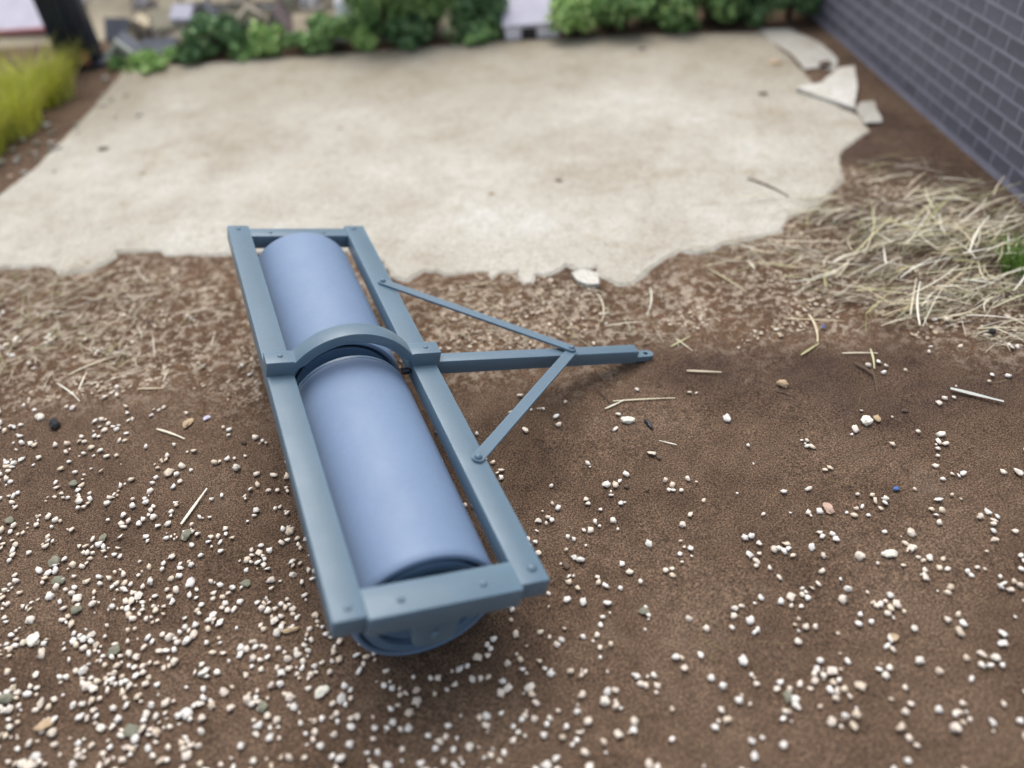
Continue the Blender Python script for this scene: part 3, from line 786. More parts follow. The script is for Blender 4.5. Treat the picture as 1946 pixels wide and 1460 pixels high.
for px, w, bend, lab in [
 ([(345, 998), (394, 930)], 0.014, 0.0, 'thick tan straw among dense granules beside the unbraced bar'),
 ([(299, 816), (352, 835)], 0.011, 0.02, 'short pale straw lying above the dense granules'),
 ([(262, 740), (312, 739)], 0.010, 0.0, 'short straight straw at the edge of the sawdust belt'),
 ([(110, 729), (153, 763)], 0.008, 0.03, 'thin slanting straw near the black lump'),
 ([(1305, 706), (1371, 709)], 0.013, 0.0, 'short straight pale straw off the hitch tongue'),
 ([(1165, 763), (1283, 757)], 0.008, 0.01, 'long thin pale fibre below the drawbar'),
 ([(1150, 778), (1186, 762)], 0.010, 0.0, 'short brown straw crossing the long thin fibre'),
 ([(1286, 846), (1252, 838)], 0.006, 0.0, 'tiny straw sliver beside the white tooth-shaped stone'),
 ([(1540, 600), (1556, 652)], 0.014, 0.06, 'upright tan straw forking at the damp soil edge'),
 ([(1522, 676), (1556, 654)], 0.011, 0.0, 'straw stub meeting the forked straw at the damp soil edge'),
 ([(1655, 665), (1662, 702)], 0.010, 0.03, 'brown straw standing across the dark twig heap'),
 ([(1600, 672), (1668, 672)], 0.009, 0.02, 'pale straw lying across the dark twig heap'),
 ([(130, 712), (250, 668)], 0.012, 0.06, 'long curved pale straw at the sawdust belt edge'),
 ([(150, 742), (165, 708)], 0.009, 0.02, 'short straw under the long curved pale one'),
 ([(1140, 560), (1147, 612)], 0.008, 0.08, 'thin curved pale straw upright in the sawdust behind the drawbar'),
 ([(1238, 548), (1232, 600)], 0.009, 0.06, 'pale arched straw near the slab corner behind the drawbar'),
 ([(1150, 620), (1222, 612)], 0.009, 0.03, 'pale straw lying in the sawdust behind the hitch'),
 ([(1275, 660), (1312, 640)], 0.010, 0.0, 'short pale straw beyond the hitch tongue tip'),
 ([(1285, 644), (1316, 668)], 0.007, 0.0, 'thin straw crossing the one beyond the hitch tip'),
 ([(880, 545), (945, 538)], 0.007, 0.02, 'fine pale straw below the slab edge beside the brace'),
 ([(1345, 510), (1420, 556)], 0.008, 0.02, 'dark stalk slanting in the sawdust below the slab corner')]:
    lone(px, w, M['straw'], 'straw', lab, 'straw', bend, LONE)
for px, w, bend, lab in [
 ([(1130, 735), (1168, 776)], 0.007, 0.03, 'thin dark twig below the drawbar end'),
 ([(1658, 704), (1668, 752)], 0.010, 0.02, 'dark brown twig hanging down from the straw heap edge'),
 ([(1624, 690), (1664, 716)], 0.016, 0.05, 'crooked dark twig in the heap by the damp soil'),
 ([(1470, 742), (1508, 752)], 0.008, 0.08, 'bent brown twig beneath the tan pebble'),
 ([(1422, 340), (1500, 375)], 0.018, 0.05, 'brown twig lying on the slab corner near the straw')]:
    lone(px, w, M['twig'], 'twig', lab, 'twig', bend, z=0.003 if px[0][1] < 400 else 0.0)

STRAW_ZONES = [  # pixel centre, spread (px), main direction (deg in world), count single, count mass, base height
 ((1790, 475), (150, 42), 2, 70, 150, 0.10), ((1700, 440), (120, 40), 4, 22, 80, 0.05), ((1850, 560), (110, 32), -14, 28, 90, 0.05),
 ((1610, 520), (130, 40), -4, 20, 70, 0.02), ((1720, 590), (120, 26), -8, 16, 45, 0.02), ((1560, 405), (80, 30), -18, 10, 40, 0.03),
 ((1800, 385), (110, 30), -16, 14, 50, 0.05), ((1440, 480), (110, 25), -15, 8, 30, 0.01), ((1930, 640), (60, 20), -24, 8, 25, 0.02), ((1880, 455), (70, 40), 8, 16, 60, 0.10), ((1700, 320), (80, 25), -20, 3, 16, 0.02)]
SG = [straw_geo(1.0, 0.036 * k, b) for k, b in ((1, 0), (0.8, 0.03), (1.1, 0.05), (0.9, -0.06), (0.7, 0.12), (1.2, 0.0))]
SME = []
for V, F in SG:
    me = bpy.data.meshes.new('straw'); me.from_pydata([tuple(v) for v in V], [], [tuple(int(i) for i in f) for f in F]); me.update(); me.materials.append(M['straw']); SME.append(me)
items = []
for (cu, cv), (su, sv_), ang, n1, n2, hgt in STRAW_ZONES:
    n2 = int(n2 * 2.3)
    for k in range(n1 + n2):
        u, v = random.gauss(cu, su * 0.6), random.gauss(cv, sv_ * 0.6)
        p = G(u, v); 
        if np.dot(p[:2] - wa, np.array([wdir[1], -wdir[0]])) > -0.10: continue
        one = k < n1
        Ln = random.uniform(0.12, 0.34) if one else random.uniform(0.06, 0.22)
        th = math.radians(random.gauss(ang, 20) if random.random() < 0.78 else random.uniform(0, 180))
        pitch = random.gauss(0, 0.10 + hgt * 1.2); z = 0.002 + abs(math.sin(pitch)) * Ln * 0.5 + (0.45 + 0.75 * random.random() if one else 0.55 * random.random()) * hgt + (0.008 if one else 0)
        j = random.randrange(6); ws = random.uniform(0.6, 1.2) * 0.25 / Ln if one else random.uniform(0.4, 0.8) * 0.18 / Ln
        if one and 0 < u < 1940:
            o = bpy.data.objects.new('straw', SME[j]); COL.objects.link(o)
            o.location = (p[0], p[1], z); o.rotation_euler = (0, pitch, th); o.scale = (Ln, Ln * ws, Ln * ws)
            tag(o, 'pale dry straw in the tangled heap beside the brick wall', 'straw', 'straws in the heap by the brick wall')
        else:
            V, F = SG[j]
            items.append(((V * np.array([Ln, Ln * ws, Ln * ws])) @ rot3(0, pitch, th).T + np.array([p[0], p[1], z]), F))
mass('straw_litter', items, M['straw_mass'], 'fine straw litter tangled under the loose straws by the brick wall', smooth=False, cat='straw litter')
items = []
for k in range(420):       # dry grass on the belt left of the roller
    u, v = random.gauss(110, 170), random.gauss(590, 75)
    if v < 505 or v > 735 or u > 440: continue
    p = G(u, v); Ln = random.uniform(0.06, 0.26); j = random.randrange(6); ws = random.uniform(0.5, 0.9) * 0.2 / Ln
    V, F = SG[j]; items.append(((V * np.array([Ln, Ln * ws, Ln * ws])) @ rot3(0, random.gauss(0, .12), math.radians(random.gauss(15, 50))).T + np.array([p[0], p[1], 0.006 + random.random() * 0.02]), F))
for k in range(150):
    u, v = random.uniform(700, 1300), random.uniform(545, 650)
    p = G(u, v); Ln = random.uniform(0.05, 0.2); j = random.randrange(6); ws = random.uniform(0.35, 0.7) * 0.15 / Ln
    V, F = SG[j]; items.append(((V * np.array([Ln, Ln * ws, Ln * ws])) @ rot3(0, random.gauss(0, .06), random.uniform(0, 3.14)).T + np.array([p[0], p[1], 0.006]), F))
for k in range(60):        # stray fibres on the slab
    u, v = random.uniform(60, 1560), random.uniform(300, 500); p = G(u, v)
    if not in_poly(np.array([p[:2]]), SLAB_POLY)[0]: continue
    Ln = random.uniform(0.08, 0.26); j = random.randrange(6); ws = random.uniform(0.2, 0.45) * 0.15 / Ln
    V, F = SG[j]; items.append(((V * np.array([Ln, Ln * ws, Ln * ws])) @ rot3(0, 0, random.uniform(0, 3.14)).T + np.array([p[0], p[1], 0.005]), F))
mass('grass_litter', items, M['straw_mass'], 'dry grass bits lying in the sawdust along the slab edge', smooth=False, cat='grass litter')
items = []
for k in range(80):       # hair-thin fibres on the bare soil
    u, v = random.uniform(0, 1946), random.uniform(680, 1460); p = G(u, v)
    if blocked(p[0], p[1]): continue
    Ln = random.uniform(0.04, 0.11); V, F = SG[random.choice((1, 3, 4))]
    items.append(((V * np.array([Ln, Ln * 0.55, 0.003])) @ rot3(0, 0, random.uniform(0, 3.14)).T + np.array([p[0], p[1], 0.001]), F))
mass('flock_fibres', items, M['fibre'], 'hair-thin yellow-green fibres scattered on the bare soil', smooth=False, cat='fibres')

# ------------------------------------------------------------------ pebbles and odd bits
def lump(u, v, r, mat, name, label, cat, sq=(1, 1, 0.6), seed=0, group=None, sub=3, z=0.0):
    rr_ = random.Random(seed); bm = bmesh.new(); bmesh.ops.create_icosphere(bm, subdivisions=sub, radius=1.0)
    off = Vector((rr_.uniform(0, 90), rr_.uniform(0, 90), rr_.uniform(0, 90)))
    for w in bm.verts:
        n = w.co.normalized(); k = 1 + 0.45 * noise.noise(n * 1.2 + off) + 0.22 * noise.noise(n * 2.9 + off)
        w.co = Vector((n.x * sq[0], n.y * sq[1], n.z * sq[2])) * k
    bmesh.ops.scale(bm, vec=(r, r, r), verts=bm.verts)
    o = bm_obj(name, bm, mat, None, 50); p = G(u, v)
    o.location = (p[0], p[1], z + r * sq[2] * 0.5); o.rotation_euler = (0, 0, rr_.uniform(0, 6.28))
    return tag(o, label, cat, group)
lump(104, 808, 0.036, M['black_lump'], 'black_lump', 'rough black lump lying among granules at the sawdust belt', 'lump', (1.1, 0.7, 0.5), 1)
lump(1192, 800, 0.028, M['white_stone'], 'white_stone', 'white tooth-shaped stone on the soil below the hitch', 'stone', (1.2, 0.7, 0.5), 5)
lump(1232, 806, 0.026, M['dark_pin'], 'seed_husk', 'dark red-black curled husk beside the white tooth-shaped stone', 'husk', (1.3, 0.35, 0.3), 6)
lump(1647, 802, 0.026, M['white_stone'], 'white_stone', 'white angular stone touching a beige one on open soil', 'stone', (1.0, 0.9, 0.6), 7)
lump(1667, 797, 0.017, M['tan_pebble'], 'beige_pebble', 'beige pebble touching the white angular stone', 'pebble', (1.1, 0.8, 0.6), 8)
lump(1487, 732, 0.023, M['tan_pebble'], 'tan_pebble', 'rounded tan pebble on a bent twig off the hitch', 'pebble', (1.1, 0.8, 0.7), 9)
lump(1574, 968, 0.022, M['pink_stone'], 'pink_stone', 'pinkish flat stone among granules on the drawbar side', 'stone', (1.3, 0.8, 0.5), 10)
lump(1703, 930, 0.013, M['blue_bit'], 'blue_crumb', 'tiny blue crumb on the soil near white stones', 'crumb', (1.2, 0.8, 0.6), 11, sub=2)
lump(1566, 622, 0.012, M['blue_bit'], 'blue_crumb', 'tiny blue crumb beside the forked straw', 'crumb', (1.1, 0.8, 0.6), 12, sub=2)
lump(1883, 632, 0.020, M['black_lump'], 'black_lump', 'small black lump under the straw heap by the wall', 'lump', (1, .8, .7), 13)
lump(393, 795, 0.015, M['lilac_bit'], 'lilac_disc', 'pale lilac round chip between roller and dense granules', 'chip', (1, 1, 0.35), 14)
lump(357, 805, 0.026, M['tan_pebble'], 'tan_pebble', 'flat tan pebble beside the pale lilac chip', 'pebble', (1.3, 0.8, 0.35), 15)
lump(1690, 1054, 0.021, M['white_stone'], 'white_stone', 'cream blocky stone with a fibre, on the open soil', 'stone', (1.3, .8, .5), 16)
lump(612, 1316, 0.022, M['white_stone'], 'white_stone', 'cream pointed stone off the riveted roller end', 'stone', (0.8, 1.1, 0.5), 17)
lump(65, 1218, 0.023, M['white_stone'], 'white_stone', 'cream blocky stone amid the densest granules', 'stone', (1.2, .9, .6), 18)
lump(85, 1380, 0.026, M['tan_pebble'], 'tan_pebble', 'straw-yellow pebble amid dense granules', 'pebble', (1.2, .7, .5), 19)
lump(1697, 1212, 0.016, M['tan_pebble'], 'tan_pebble', 'small yellow pebble on the open soil of the drawbar side', 'pebble', (1.2, .8, .5), 20)
lump(551, 1199, 0.020, M['tan_pebble'], 'tan_pebble', 'slim orange-tan pebble beside the roller near end', 'pebble', (1.5, .5, .4), 21)
for i, (u, v, r) in enumerate([(355, 1018, .026), (196, 1024, .02), (112, 1105, .026), (104, 1068, .026), (468, 1110, .02), (145, 1160, .022), (252, 1390, .026), (18, 990, .022), (216, 1238, .024), (1225, 1163, .018), (388, 1282, .018), (140, 920, .02), (500, 1345, .02), (10, 1330, .026), (1497, 1325, .018)]):
    lump(u, v, r, M['green_pebble'], 'grey_pebble', 'dull grey-green pebble among the off-white granules', 'pebble', (1.1, 0.8, 0.45), 30 + i, 'grey-green pebbles among the granules', 2)
for i, (u, v, r) in enumerate([(1252, 870, .012), (463, 840, .016), (1075, 1075, .016), (520, 1305, .012), (1000, 1050, .010), (1600, 1370, .014), (1190, 925, .012), (285, 612, .022), (1720, 780, .012), (1230, 930, .010)]):
    lump(u, v, r, M['twig'], 'dark_crumb', 'tiny dark brown crumb on the soil', 'crumb', (1.2, 0.7, 0.4), 60 + i, 'dark crumbs on the soil', 2)
for i, (u, v, r) in enumerate([(1568, 127, .05), (1470, 122, .045), (197, 285, .035), (1062, 345, .02), (1220, 95, .03), (1450, 180, .03)]):
    lump(u, v, r, M['twig'] if i != 1 else M['tan_pebble'], 'brown_clod', ['dark round clod on the grey flake near the wall', 'orange-brown clod on the slab by the grey flake', 'olive-brown clod on the slab near the yellow grass', 'tiny brown clod on the middle of the slab', 'small brown clod at the slab back edge', 'faint brown clod on the slab by the white triangular flake'][i], 'clod', (1.2, .9, .4), 80 + i, None, 2, 0.002 if i else 0.012)
for i in range(34):    # stones on the strip between slab and yellow grass
    t = random.random(); u, v = 40 + 170 * t + random.gauss(0, 28), 320 - 150 * t + random.gauss(0, 22)
    lump(u, v, random.uniform(0.015, 0.032), M['flake_grey'] if random.random() < .40 else M['tan_pebble'] if random.random() < .3 else M['green_pebble'], 'small_stone', 'small stone on the brown strip between yellow grass and slab', 'stone', (1.1, .9, .6), 100 + i, 'stones beside the yellow grass', 2)

# ------------------------------------------------------------------ grass tufts
def blade_items(n, spread, hlo, hhi, w, lean):
    out = []
    for _ in range(n):
        a = random.uniform(0, 6.28); rr_ = spread * math.sqrt(random.random()); x, y = rr_ * math.cos(a), rr_ * math.sin(a)
        h = random.uniform(hlo, hhi); la = a + random.gauss(0, 0.8); ln = random.uniform(0.1, lean) * h
        V = []; F = []
        for i in range(4):
            t = i / 3; cx, cy, cz_ = x + math.cos(la) * ln * t * t, y + math.sin(la) * ln * t * t, h * t * (1 - 0.12 * t); ww = w * (1 - 0.9 * t)
            for k in range(3):
                b = la + 2.094 * k; V.append((cx + ww * math.cos(b), cy + ww * math.sin(b), cz_ - 0.01))
        for i in range(3):
            for k in range(3): F.append((3 * i + k, 3 * i + (k + 1) % 3, 3 * i + 3 + (k + 1) % 3, 3 * i + 3 + k))
        out.append((np.array(V), np.array(F)))
    return out
for u, v, n, sp_, hl, hh, lab in [(20, 250, 420, 0.24, 0.30, 0.55, 'tall yellow-green grass tuft beside the stony strip'), (85, 190, 420, 0.24, 0.28, 0.52, 'tall yellow-green grass tuft by the foot of the black post'),
                          (-60, 300, 300, 0.25, 0.2, 0.4, 'lower olive grass tuft beside the stony strip'), (-60, 170, 350, 0.28, 0.3, 0.6, 'tall yellow-green grass tuft behind the others near the pale building')]:
    p = G(u, v); t = empty('grass_tuft', p); tag(t, lab, 'grass tuft', 'yellow grass tufts')
    o = mass('blades', blade_items(int(n * 1.5), sp_ * 1.1, hl * 0.7, hh, 0.0065, 1.0), M['yellow_grass'], None, parent=t); o['kind'] = 'stuff'
p = G(1938, 508); t = empty('grass_tuft', p); tag(t, 'fresh green grass tuft growing at the straw heap by the wall', 'grass tuft')
o = mass('blades', blade_items(150, 0.11, 0.08, 0.22, 0.006, 1.4), M['green_grass'], None, parent=t); o['kind'] = 'stuff'

# ------------------------------------------------------------------ background behind the slab: post, cottages, bushes
e0 = np.array([-0.87, 7.44]); e1 = np.array([4.79, 5.13]); edir = (e1 - e0) / np.linalg.norm(e1 - e0); enrm = np.array([-edir[1], edir[0]])
EZ = math.atan2(edir[1], edir[0])
def bpt(u, v, back=0.0):
    p = G(u, v)[:2] + enrm * back
    return (p[0], p[1], 0.0)
# rising field behind the village
def hill_h(a, b):
    t = min(1.0, max(0.0, (a + 0.05) / 0.5)) * min(1.0, max(0.0, (3.4 - a) / 0.6)); t = t * t * (3 - 2 * t)
    return max(-0.05 + 0.42 * (b - 0.9), -0.05 + t * 0.62 * (b - 0.22))
def on_hill(p):
    q = np.array(p[:2]) - e0
    return max(0.0, hill_h(float(q @ edir), float(q @ enrm)))
hv, hf = [], []
for i in range(60):
    for j in range(13):
        a = -6 + 14 * i / 59; b_ = 0.14 + 0.06 * j + 6.5 * (j / 12) ** 2
        q = e0 + edir * a + enrm * b_
        hv.append((q[0], q[1], hill_h(a, b_) + 0.03 * noise.noise(Vector((a * 2, b_ * 2, 0))) * min(1, b_)))
for i in range(59):
    for j in range(12): hf.append((i * 13 + j, (i + 1) * 13 + j, (i + 1) * 13 + j + 1, i * 13 + j + 1))
hill = mesh_obj('hill', hv, hf, M['hill'], smooth=True); tag(hill, 'khaki field rising behind the cottages', kind='structure')

post = empty('post', bpt(160, 126), EZ + 0.25); tag(post, 'tall black square post with rusty foot beside the yellow grass', 'post')
bm_obj('shaft', box_bm(-0.19, 0.19, -0.10, 0.16, 0, 2.4, 0.02), M['post'], post, 40)
bm_obj('rib', box_bm(-0.035, 0.035, -0.145, -0.095, 0.0, 2.3, 0.01), M['post'], post, 40)
bm_obj('foot_plate', box_bm(-0.22, 0.22, -0.14, 0.18, 0.0, 0.05, 0.01), M['post'], post, 40)
bm_obj('rust_patch', lathe_bm([(0.0, 0.05), (0.03, 0.055), (0.08, 0.05), (0.12, 0.03), (0.14, 0)], 14, 'z'), M['post_rust'], post, 60).location = (0.06, -0.125, 0.05)

def house(name, label, u0, u1, v, back, wall_h, roof_h, depth, wm, rm, gable_front=False, windows=0, door=None, chimney=False, trim=None, group='cottages behind the slab', rot=0.0):
    a = np.array(bpt(u0, v, back)); b = np.array(bpt(u1, v, back))
    w = float(np.linalg.norm((G(u1, v) - G(u0, v))[:2])); c = (a + b) / 2
    c[2] = max(0.0, on_hill(c) - 0.02) if back > 0.25 else 0.0
    h = empty(name, c, EZ + rot); tag(h, label, 'house', group)
    x = w / 2
    if gable_front:
        bm = prism_bm([(-x, 0), (x, 0), (x, wall_h), (0, wall_h + roof_h), (-x, wall_h)], 0, depth, 'y')
        bm_obj('wall', bm, wm, h)
        for s in (-1, 1):
            sl_ = math.hypot(x, roof_h); nx, nz = roof_h / sl_, x / sl_
            o2 = [(s * (x * 1.12), wall_h - roof_h * 0.12), (0, wall_h + roof_h), (0, wall_h + roof_h + 0.03), (s * (x * 1.12 + 0.03 * nx), wall_h - roof_h * 0.12 + 0.03 * nz)]
            rf = bm_obj('roof_slope', prism_bm(o2, -0.02, depth + 0.02, 'y'), rm, h)
            if trim:
                o3 = [(p[0] * 1.01, p[1] + 0.004) for p in o2]
                o3[0] = (o3[0][0], o3[0][1] - 0.01); o3[1] = (o3[1][0], o3[1][1] - 0.02)
                bm_obj('bargeboard', prism_bm(o3, -0.04, -0.016, 'y'), trim, rf)
    else:
        bm_obj('wall', prism_bm([(0, 0), (depth, 0), (depth, wall_h), (depth / 2, wall_h + roof_h), (0, wall_h)], -x, x, 'y'), wm, h).rotation_euler = (0, 0, 0)
        # profile runs along local y: build as (y,z) and turn
        wl = h.children[-1]; wl.rotation_euler = (0, 0, math.pi / 2); 
        for vtx in wl.data.vertices: vtx.co = Vector((vtx.co.x, -vtx.co.y, vtx.co.z))
        wl.data.flip_normals()
        for s in (0, 1):
            ya, yb = (-0.03, depth / 2) if s == 0 else (depth + 0.03, depth / 2)
            za = wall_h - 0.03 * roof_h / (depth / 2); zb = wall_h + roof_h
            vv = [(-x - .02, ya, za), (x + .02, ya, za), (x + .02, yb, zb), (-x - .02, yb, zb)]
            vv += [(p[0], p[1], p[2] + 0.03) for p in vv]
            ff = [(0, 1, 2, 3), (4, 5, 6, 7), (0, 1, 5, 4), (1, 2, 6, 5), (2, 3, 7, 6), (3, 0, 4, 7)]
            rf = mesh_obj('roof_slope', vv, ff, rm, h)
            if trim and s == 0:
                bm_obj('gutter', box_bm(-x - .05, x + .05, ya - 0.05, ya - 0.004, za - 0.02, za + 0.03), trim, rf)
    for k in range(windows):
        wx = -x + w * (k + 0.5) / windows
        if door is not None and abs(wx - door) < 0.1: continue
        wd = bm_obj('window', box_bm(wx - min(0.05, w * 0.16), wx + min(0.05, w * 0.16), -0.012, 0.01, wall_h * 0.42, wall_h * 0.80), M['white_trim'], h)
        bm_obj('pane', box_bm(wx - min(0.038, w * 0.11), wx + min(0.038, w * 0.11), -0.018, -0.008, wall_h * 0.46, wall_h * 0.76), M['window'], wd)
    if door is not None:
        o2 = [(door - 0.075, 0), (door + 0.075, 0)] + [(door + 0.075 * math.cos(math.pi * i / 8), 0.07 + 0.06 * math.sin(math.pi * i / 8)) for i in range(9)]
        bm_obj('arched_doorway', prism_bm(o2, -0.015, 0.01, 'y'), M['dark_open'], h)
    if chimney:
        ch = bm_obj('chimney', box_bm(x * 0.45, x * 0.45 + 0.1, depth / 2 - 0.05, depth / 2 + 0.05, wall_h + roof_h * 0.5, wall_h + roof_h + 0.18), wm, h)
        bm_obj('chimney_pot', lathe_bm([(0, 0.03), (0.07, 0.025), (0.07, 0)], 10, 'z'), M['post_rust'], ch).location = (x * 0.45 + 0.05, depth / 2, wall_h + roof_h + 0.17)
    return h
house('cottage', 'lilac-white cottage with pale roof and dark arched doorway between the hedges', 962, 1062, 73, 0.0, 0.13, 0.15, 0.5, M['pale_wall'], M['pale_roof'], windows=0, door=-0.03)
house('slate_cottage', 'slate-roofed cottage behind the lilac-white one', 940, 1030, 73, 0.50, 0.30, 0.26, 0.5, M['grey_wall'], M['slate'], windows=1, chimney=True)
house('pale_building', 'long building with pale lilac roof and red gutter behind the yellow grass', -330, 118, 92, 0.15, 0.10, 0.34, 1.3, M['pale_wall'], M['pale_roof'], windows=3, trim=M['red_trim'])
house('dark_barn', 'slate-roofed barn behind the long pale lilac roof', -330, 118, 92, 1.75, 0.45, 0.35, 0.8, M['grey_wall'], M['slate'], windows=3)
house('cottage', 'small cottage with pale bargeboards next to the black post', 205, 250, 130, 0.14, 0.06, 0.15, 0.2, M['grey_wall'], M['slate'], gable_front=True, trim=M['white_trim'], windows=1)
house('cottage', 'low slate-roofed cottage beside the dark round bush', 272, 326, 124, 0.14, 0.06, 0.09, 0.2, M['cream_wall'], M['slate'], windows=2)
house('gabled_house', 'grey house with steep pointed gable above the light green bush', 496, 546, 108, 0.27, 0.06, 0.26, 0.3, M['grey_wall'], M['brown_roof'], gable_front=True)
house('long_house', 'tan-roofed long house beside the pointed gable', 556, 640, 103, 0.30, 0.07, 0.14, 0.3, M['tan_wall'], M['tan_wall'], windows=3, trim=M['white_trim'])
hr = random.Random(21)
kinds = [('tan', 'cream_wall', 'tan_roof'), ('cream', 'tan_wall', 'cream_wall'), ('brown', 'pale_wall', 'brown_roof'), ('tan', 'pale_wall', 'tan_wall'), ('slate', 'cream_wall', 'slate'), ('pale', 'tan_wall', 'pale_roof')]
for row in range(5):
    back = 0.36 + 0.20 * row
    for k in range(11):
        u = 192 + 44 * k + (22 if row % 2 else 0) + hr.uniform(-8, 8); wd_ = hr.uniform(26, 44)
        if hr.random() < 0.14 or (row == 0 and 480 < u < 660): continue
        nm, wl_, rf_ = kinds[hr.choice((0, 0, 0, 1, 3, 3, 2, 4, 5))]
        house('hillside_cottage', 'small ' + nm + '-roofed cottage on the khaki hillside behind the bushes', u, u + wd_, 122 - 0.042 * u, back, hr.uniform(0.08, 0.12), hr.uniform(0.07, 0.13), hr.uniform(0.12, 0.2), M[wl_], M[rf_], gable_front=hr.random() < 0.3, windows=1 if wd_ < 30 else 2, group='cottages on the hillside', rot=hr.uniform(-0.3, 0.3))
tk = empty('storage_tank', (*bpt(650, 98, 0.40)[:2], max(0.0, on_hill(bpt(650, 98, 0.40)) - 0.02))); tag(tk, 'white domed tank standing between tan house and tall hedge', 'tank')
bm_obj('tank_shell', lathe_bm([(0, 0.075), (0.24, 0.08), (0.29, 0.065), (0.32, 0.04), (0.33, 0)], 24, 'z'), M['pale_wall'], tk, 50)
bm_obj('tank_base', lathe_bm([(0, 0.11), (0.04, 0.11), (0.04, 0)], 24, 'z'), M['grey_wall'], tk, 50)

def bush(u, v, back, w, h, kind, label, n=1500, leaf=0.045, name='bush', conifer=False):
    p = bpt(u, v, back); p = (p[0], p[1], max(0.0, on_hill(p) - 0.03) if back > 0.25 else 0.0); t = empty(name, p); tag(t, label, 'tree' if name != 'bush' else 'bush', 'bushes and trees behind the slab')
    r = random.Random(hash((u, v)) & 0xffff)
    blobs = []
    if conifer:
        for i in range(7):
            f = i / 6; blobs.append((r.gauss(0, w * .05), r.gauss(0, w * .05), h * (0.12 + 0.8 * f), w * 0.5 * (1.05 - 0.85 * f), h * 0.16))
    else:
        for i in range(15):
            a = r.uniform(0, 6.28); d = w * 0.44 * math.sqrt(r.random())
            rb = w * r.uniform(0.10, 0.25)
            blobs.append((d * math.cos(a), d * math.sin(a), h * r.uniform(0.15, 0.92), rb, min(rb, h * 0.26)))
    V, F = [], []
    for k in range(n):
        bx, by, bz, br_, bh_ = blobs[r.randrange(len(blobs))]
        d = Vector((r.gauss(0, 1), r.gauss(0, 1), r.gauss(0, 1))).normalized(); q = r.uniform(0.35, 1.15)
        c = Vector((bx + d.x * br_ * q, by + d.y * br_ * q, max(0.02, bz + d.z * bh_ * q)))
        nrm = (d + Vector((r.gauss(0, .5), r.gauss(0, .5), r.gauss(0, .5)))).normalized()
        t1 = nrm.orthogonal().normalized(); t1.rotate(Matrix.Rotation(r.uniform(0, 6.28), 3, nrm)); t2 = nrm.cross(t1)
        s = leaf * r.uniform(0.6, 1.2); b0 = len(V)
        for a_, b_ in ((-1, 0), (0, -0.5), (1, 0), (0, 0.5)): V.append(c + t1 * s * a_ + t2 * s * b_ + nrm * (0.15 * s if a_ == 0 else 0))
        F.append((b0, b0 + 1, b0 + 2, b0 + 3))
    o = mesh_obj('crown', V, F, M['leaf_' + kind], t)
    tr = bm_obj('trunk', lathe_bm([(0, 0.05 * w + 0.008), (h * 0.4, 0.03 * w + 0.006), (h * 0.75, 0.01)], 8, 'z'), M['bark'], t, 60)
    return t
bush(410, 116, 0.14, 0.60, 0.30, 'dark', 'dark round bush beside the low slate cottage', 2200)
bush(512, 109, 0.08, 0.34, 0.26, 'light', 'light green small bush below the pointed gable', 1000)
bush(300, 126, 0.03, 0.52, 0.10, 'light', 'low bright green hedge along the foot of the two cottages', 900, 0.035)
bush(225, 130, 0.04, 0.22, 0.08, 'mid', 'tiny green clump at the foot of the white-edged cottage', 400, 0.03)
bush(352, 120, 0.02, 0.20, 0.13, 'mid', 'small green clump between low cottage and dark round bush', 400, 0.035)
bush(470, 112, 0.05, 0.30, 0.14, 'mid', 'low green clump between dark round bush and light green bush', 600)
bush(908, 83, 0.04, 0.30, 0.14, 'mid', 'low green clump at the foot of the conifers', 600)
bush(575, 104, 0.06, 0.34, 0.16, 'mid', 'low green bush below the tan-walled long house', 800)
bush(628, 100, 0.10, 0.44, 0.30, 'mid', 'middling bush below the white domed tank', 1300)
bush(690, 96, 0.06, 0.30, 0.15, 'light', 'bright low bush in front of the tall hedge', 700)
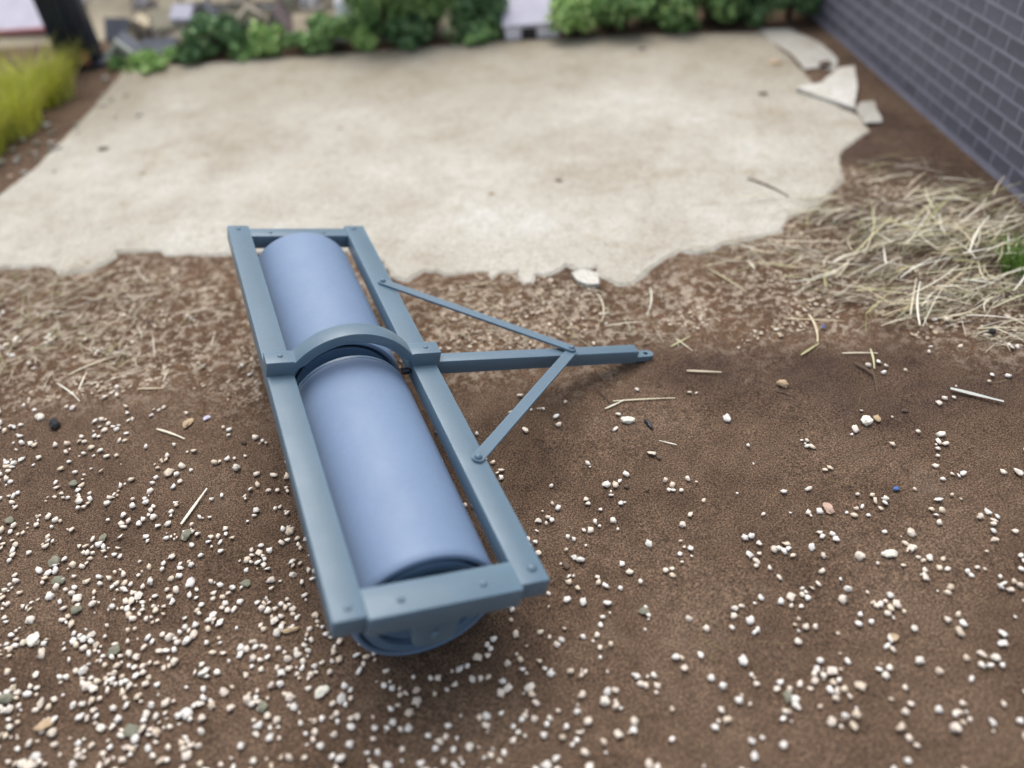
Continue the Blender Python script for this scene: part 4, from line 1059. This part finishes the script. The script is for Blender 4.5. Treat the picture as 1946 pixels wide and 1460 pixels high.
bush(730, 94, 0.30, 0.85, 0.72, 'mid', 'big leafy bush beside the white domed tank', 3200, 0.05)
bush(818, 88, 0.24, 0.80, 0.70, 'mid', 'big leafy bush next to the dark conifers', 3000, 0.05)
bush(775, 92, 0.07, 0.40, 0.24, 'dark', 'dark low bush under the big leafy bushes', 900)
bush(884, 85, 0.20, 0.42, 0.85, 'dark', 'dark conifer standing next to the big leafy bush', 1800, 0.045, 'conifer', True)
bush(938, 80, 0.16, 0.36, 0.80, 'dark', 'dark conifer standing against the lilac-white cottage', 1600, 0.045, 'conifer', True)
bush(1105, 70, 0.12, 0.60, 0.38, 'light', 'bright green bush beside the lilac-white cottage', 2200, 0.05)
bush(1190, 66, 0.14, 0.60, 0.44, 'mid', 'leafy bush next to the bright green one', 2200, 0.05)
bush(1270, 62, 0.16, 0.62, 0.50, 'mid', 'leafy bush midway along the hedge towards the brick wall', 2200, 0.05)
bush(1350, 56, 0.18, 0.60, 0.50, 'mid', 'leafy bush above the orange clod towards the brick wall', 2200, 0.05)
bush(1430, 52, 0.20, 0.60, 0.52, 'dark', 'dark bush beside the far corner of the brick wall', 2200, 0.05)
bush(1505, 44, 0.14, 0.50, 0.60, 'dark', 'very dark bush squeezed against the brick wall end', 1800, 0.05)
for i, (u, v, bk, w, h, kd) in enumerate([(40, 60, 2.1, 1.4, 0.9, 'mid'), (195, 60, 2.4, 0.9, 0.8, 'mid'), (860, 40, 0.9, 1.0, 1.1, 'dark'), (1000, 40, 1.3, 1.2, 0.9, 'mid'), (1180, 30, 0.8, 1.0, 0.9, 'mid'), (1330, 30, 0.8, 1.0, 0.9, 'dark'), (1480, 10, 0.7, 0.9, 0.9, 'dark'), (1040, 40, 0.75, 0.5, 0.5, 'light')]):
    bush(u, v, bk, w, h, kd, ['tree behind the pale lilac building', 'tree behind the black post', 'tall dark tree behind the conifers', 'tree behind the lilac-white cottage', 'dark tree behind the leafy hedge bushes', 'dark tree behind the hedge above the orange clod', 'dark tree behind the brick wall end', 'light bush behind the lilac-white cottage'][i], 1800, 0.06, 'tree')
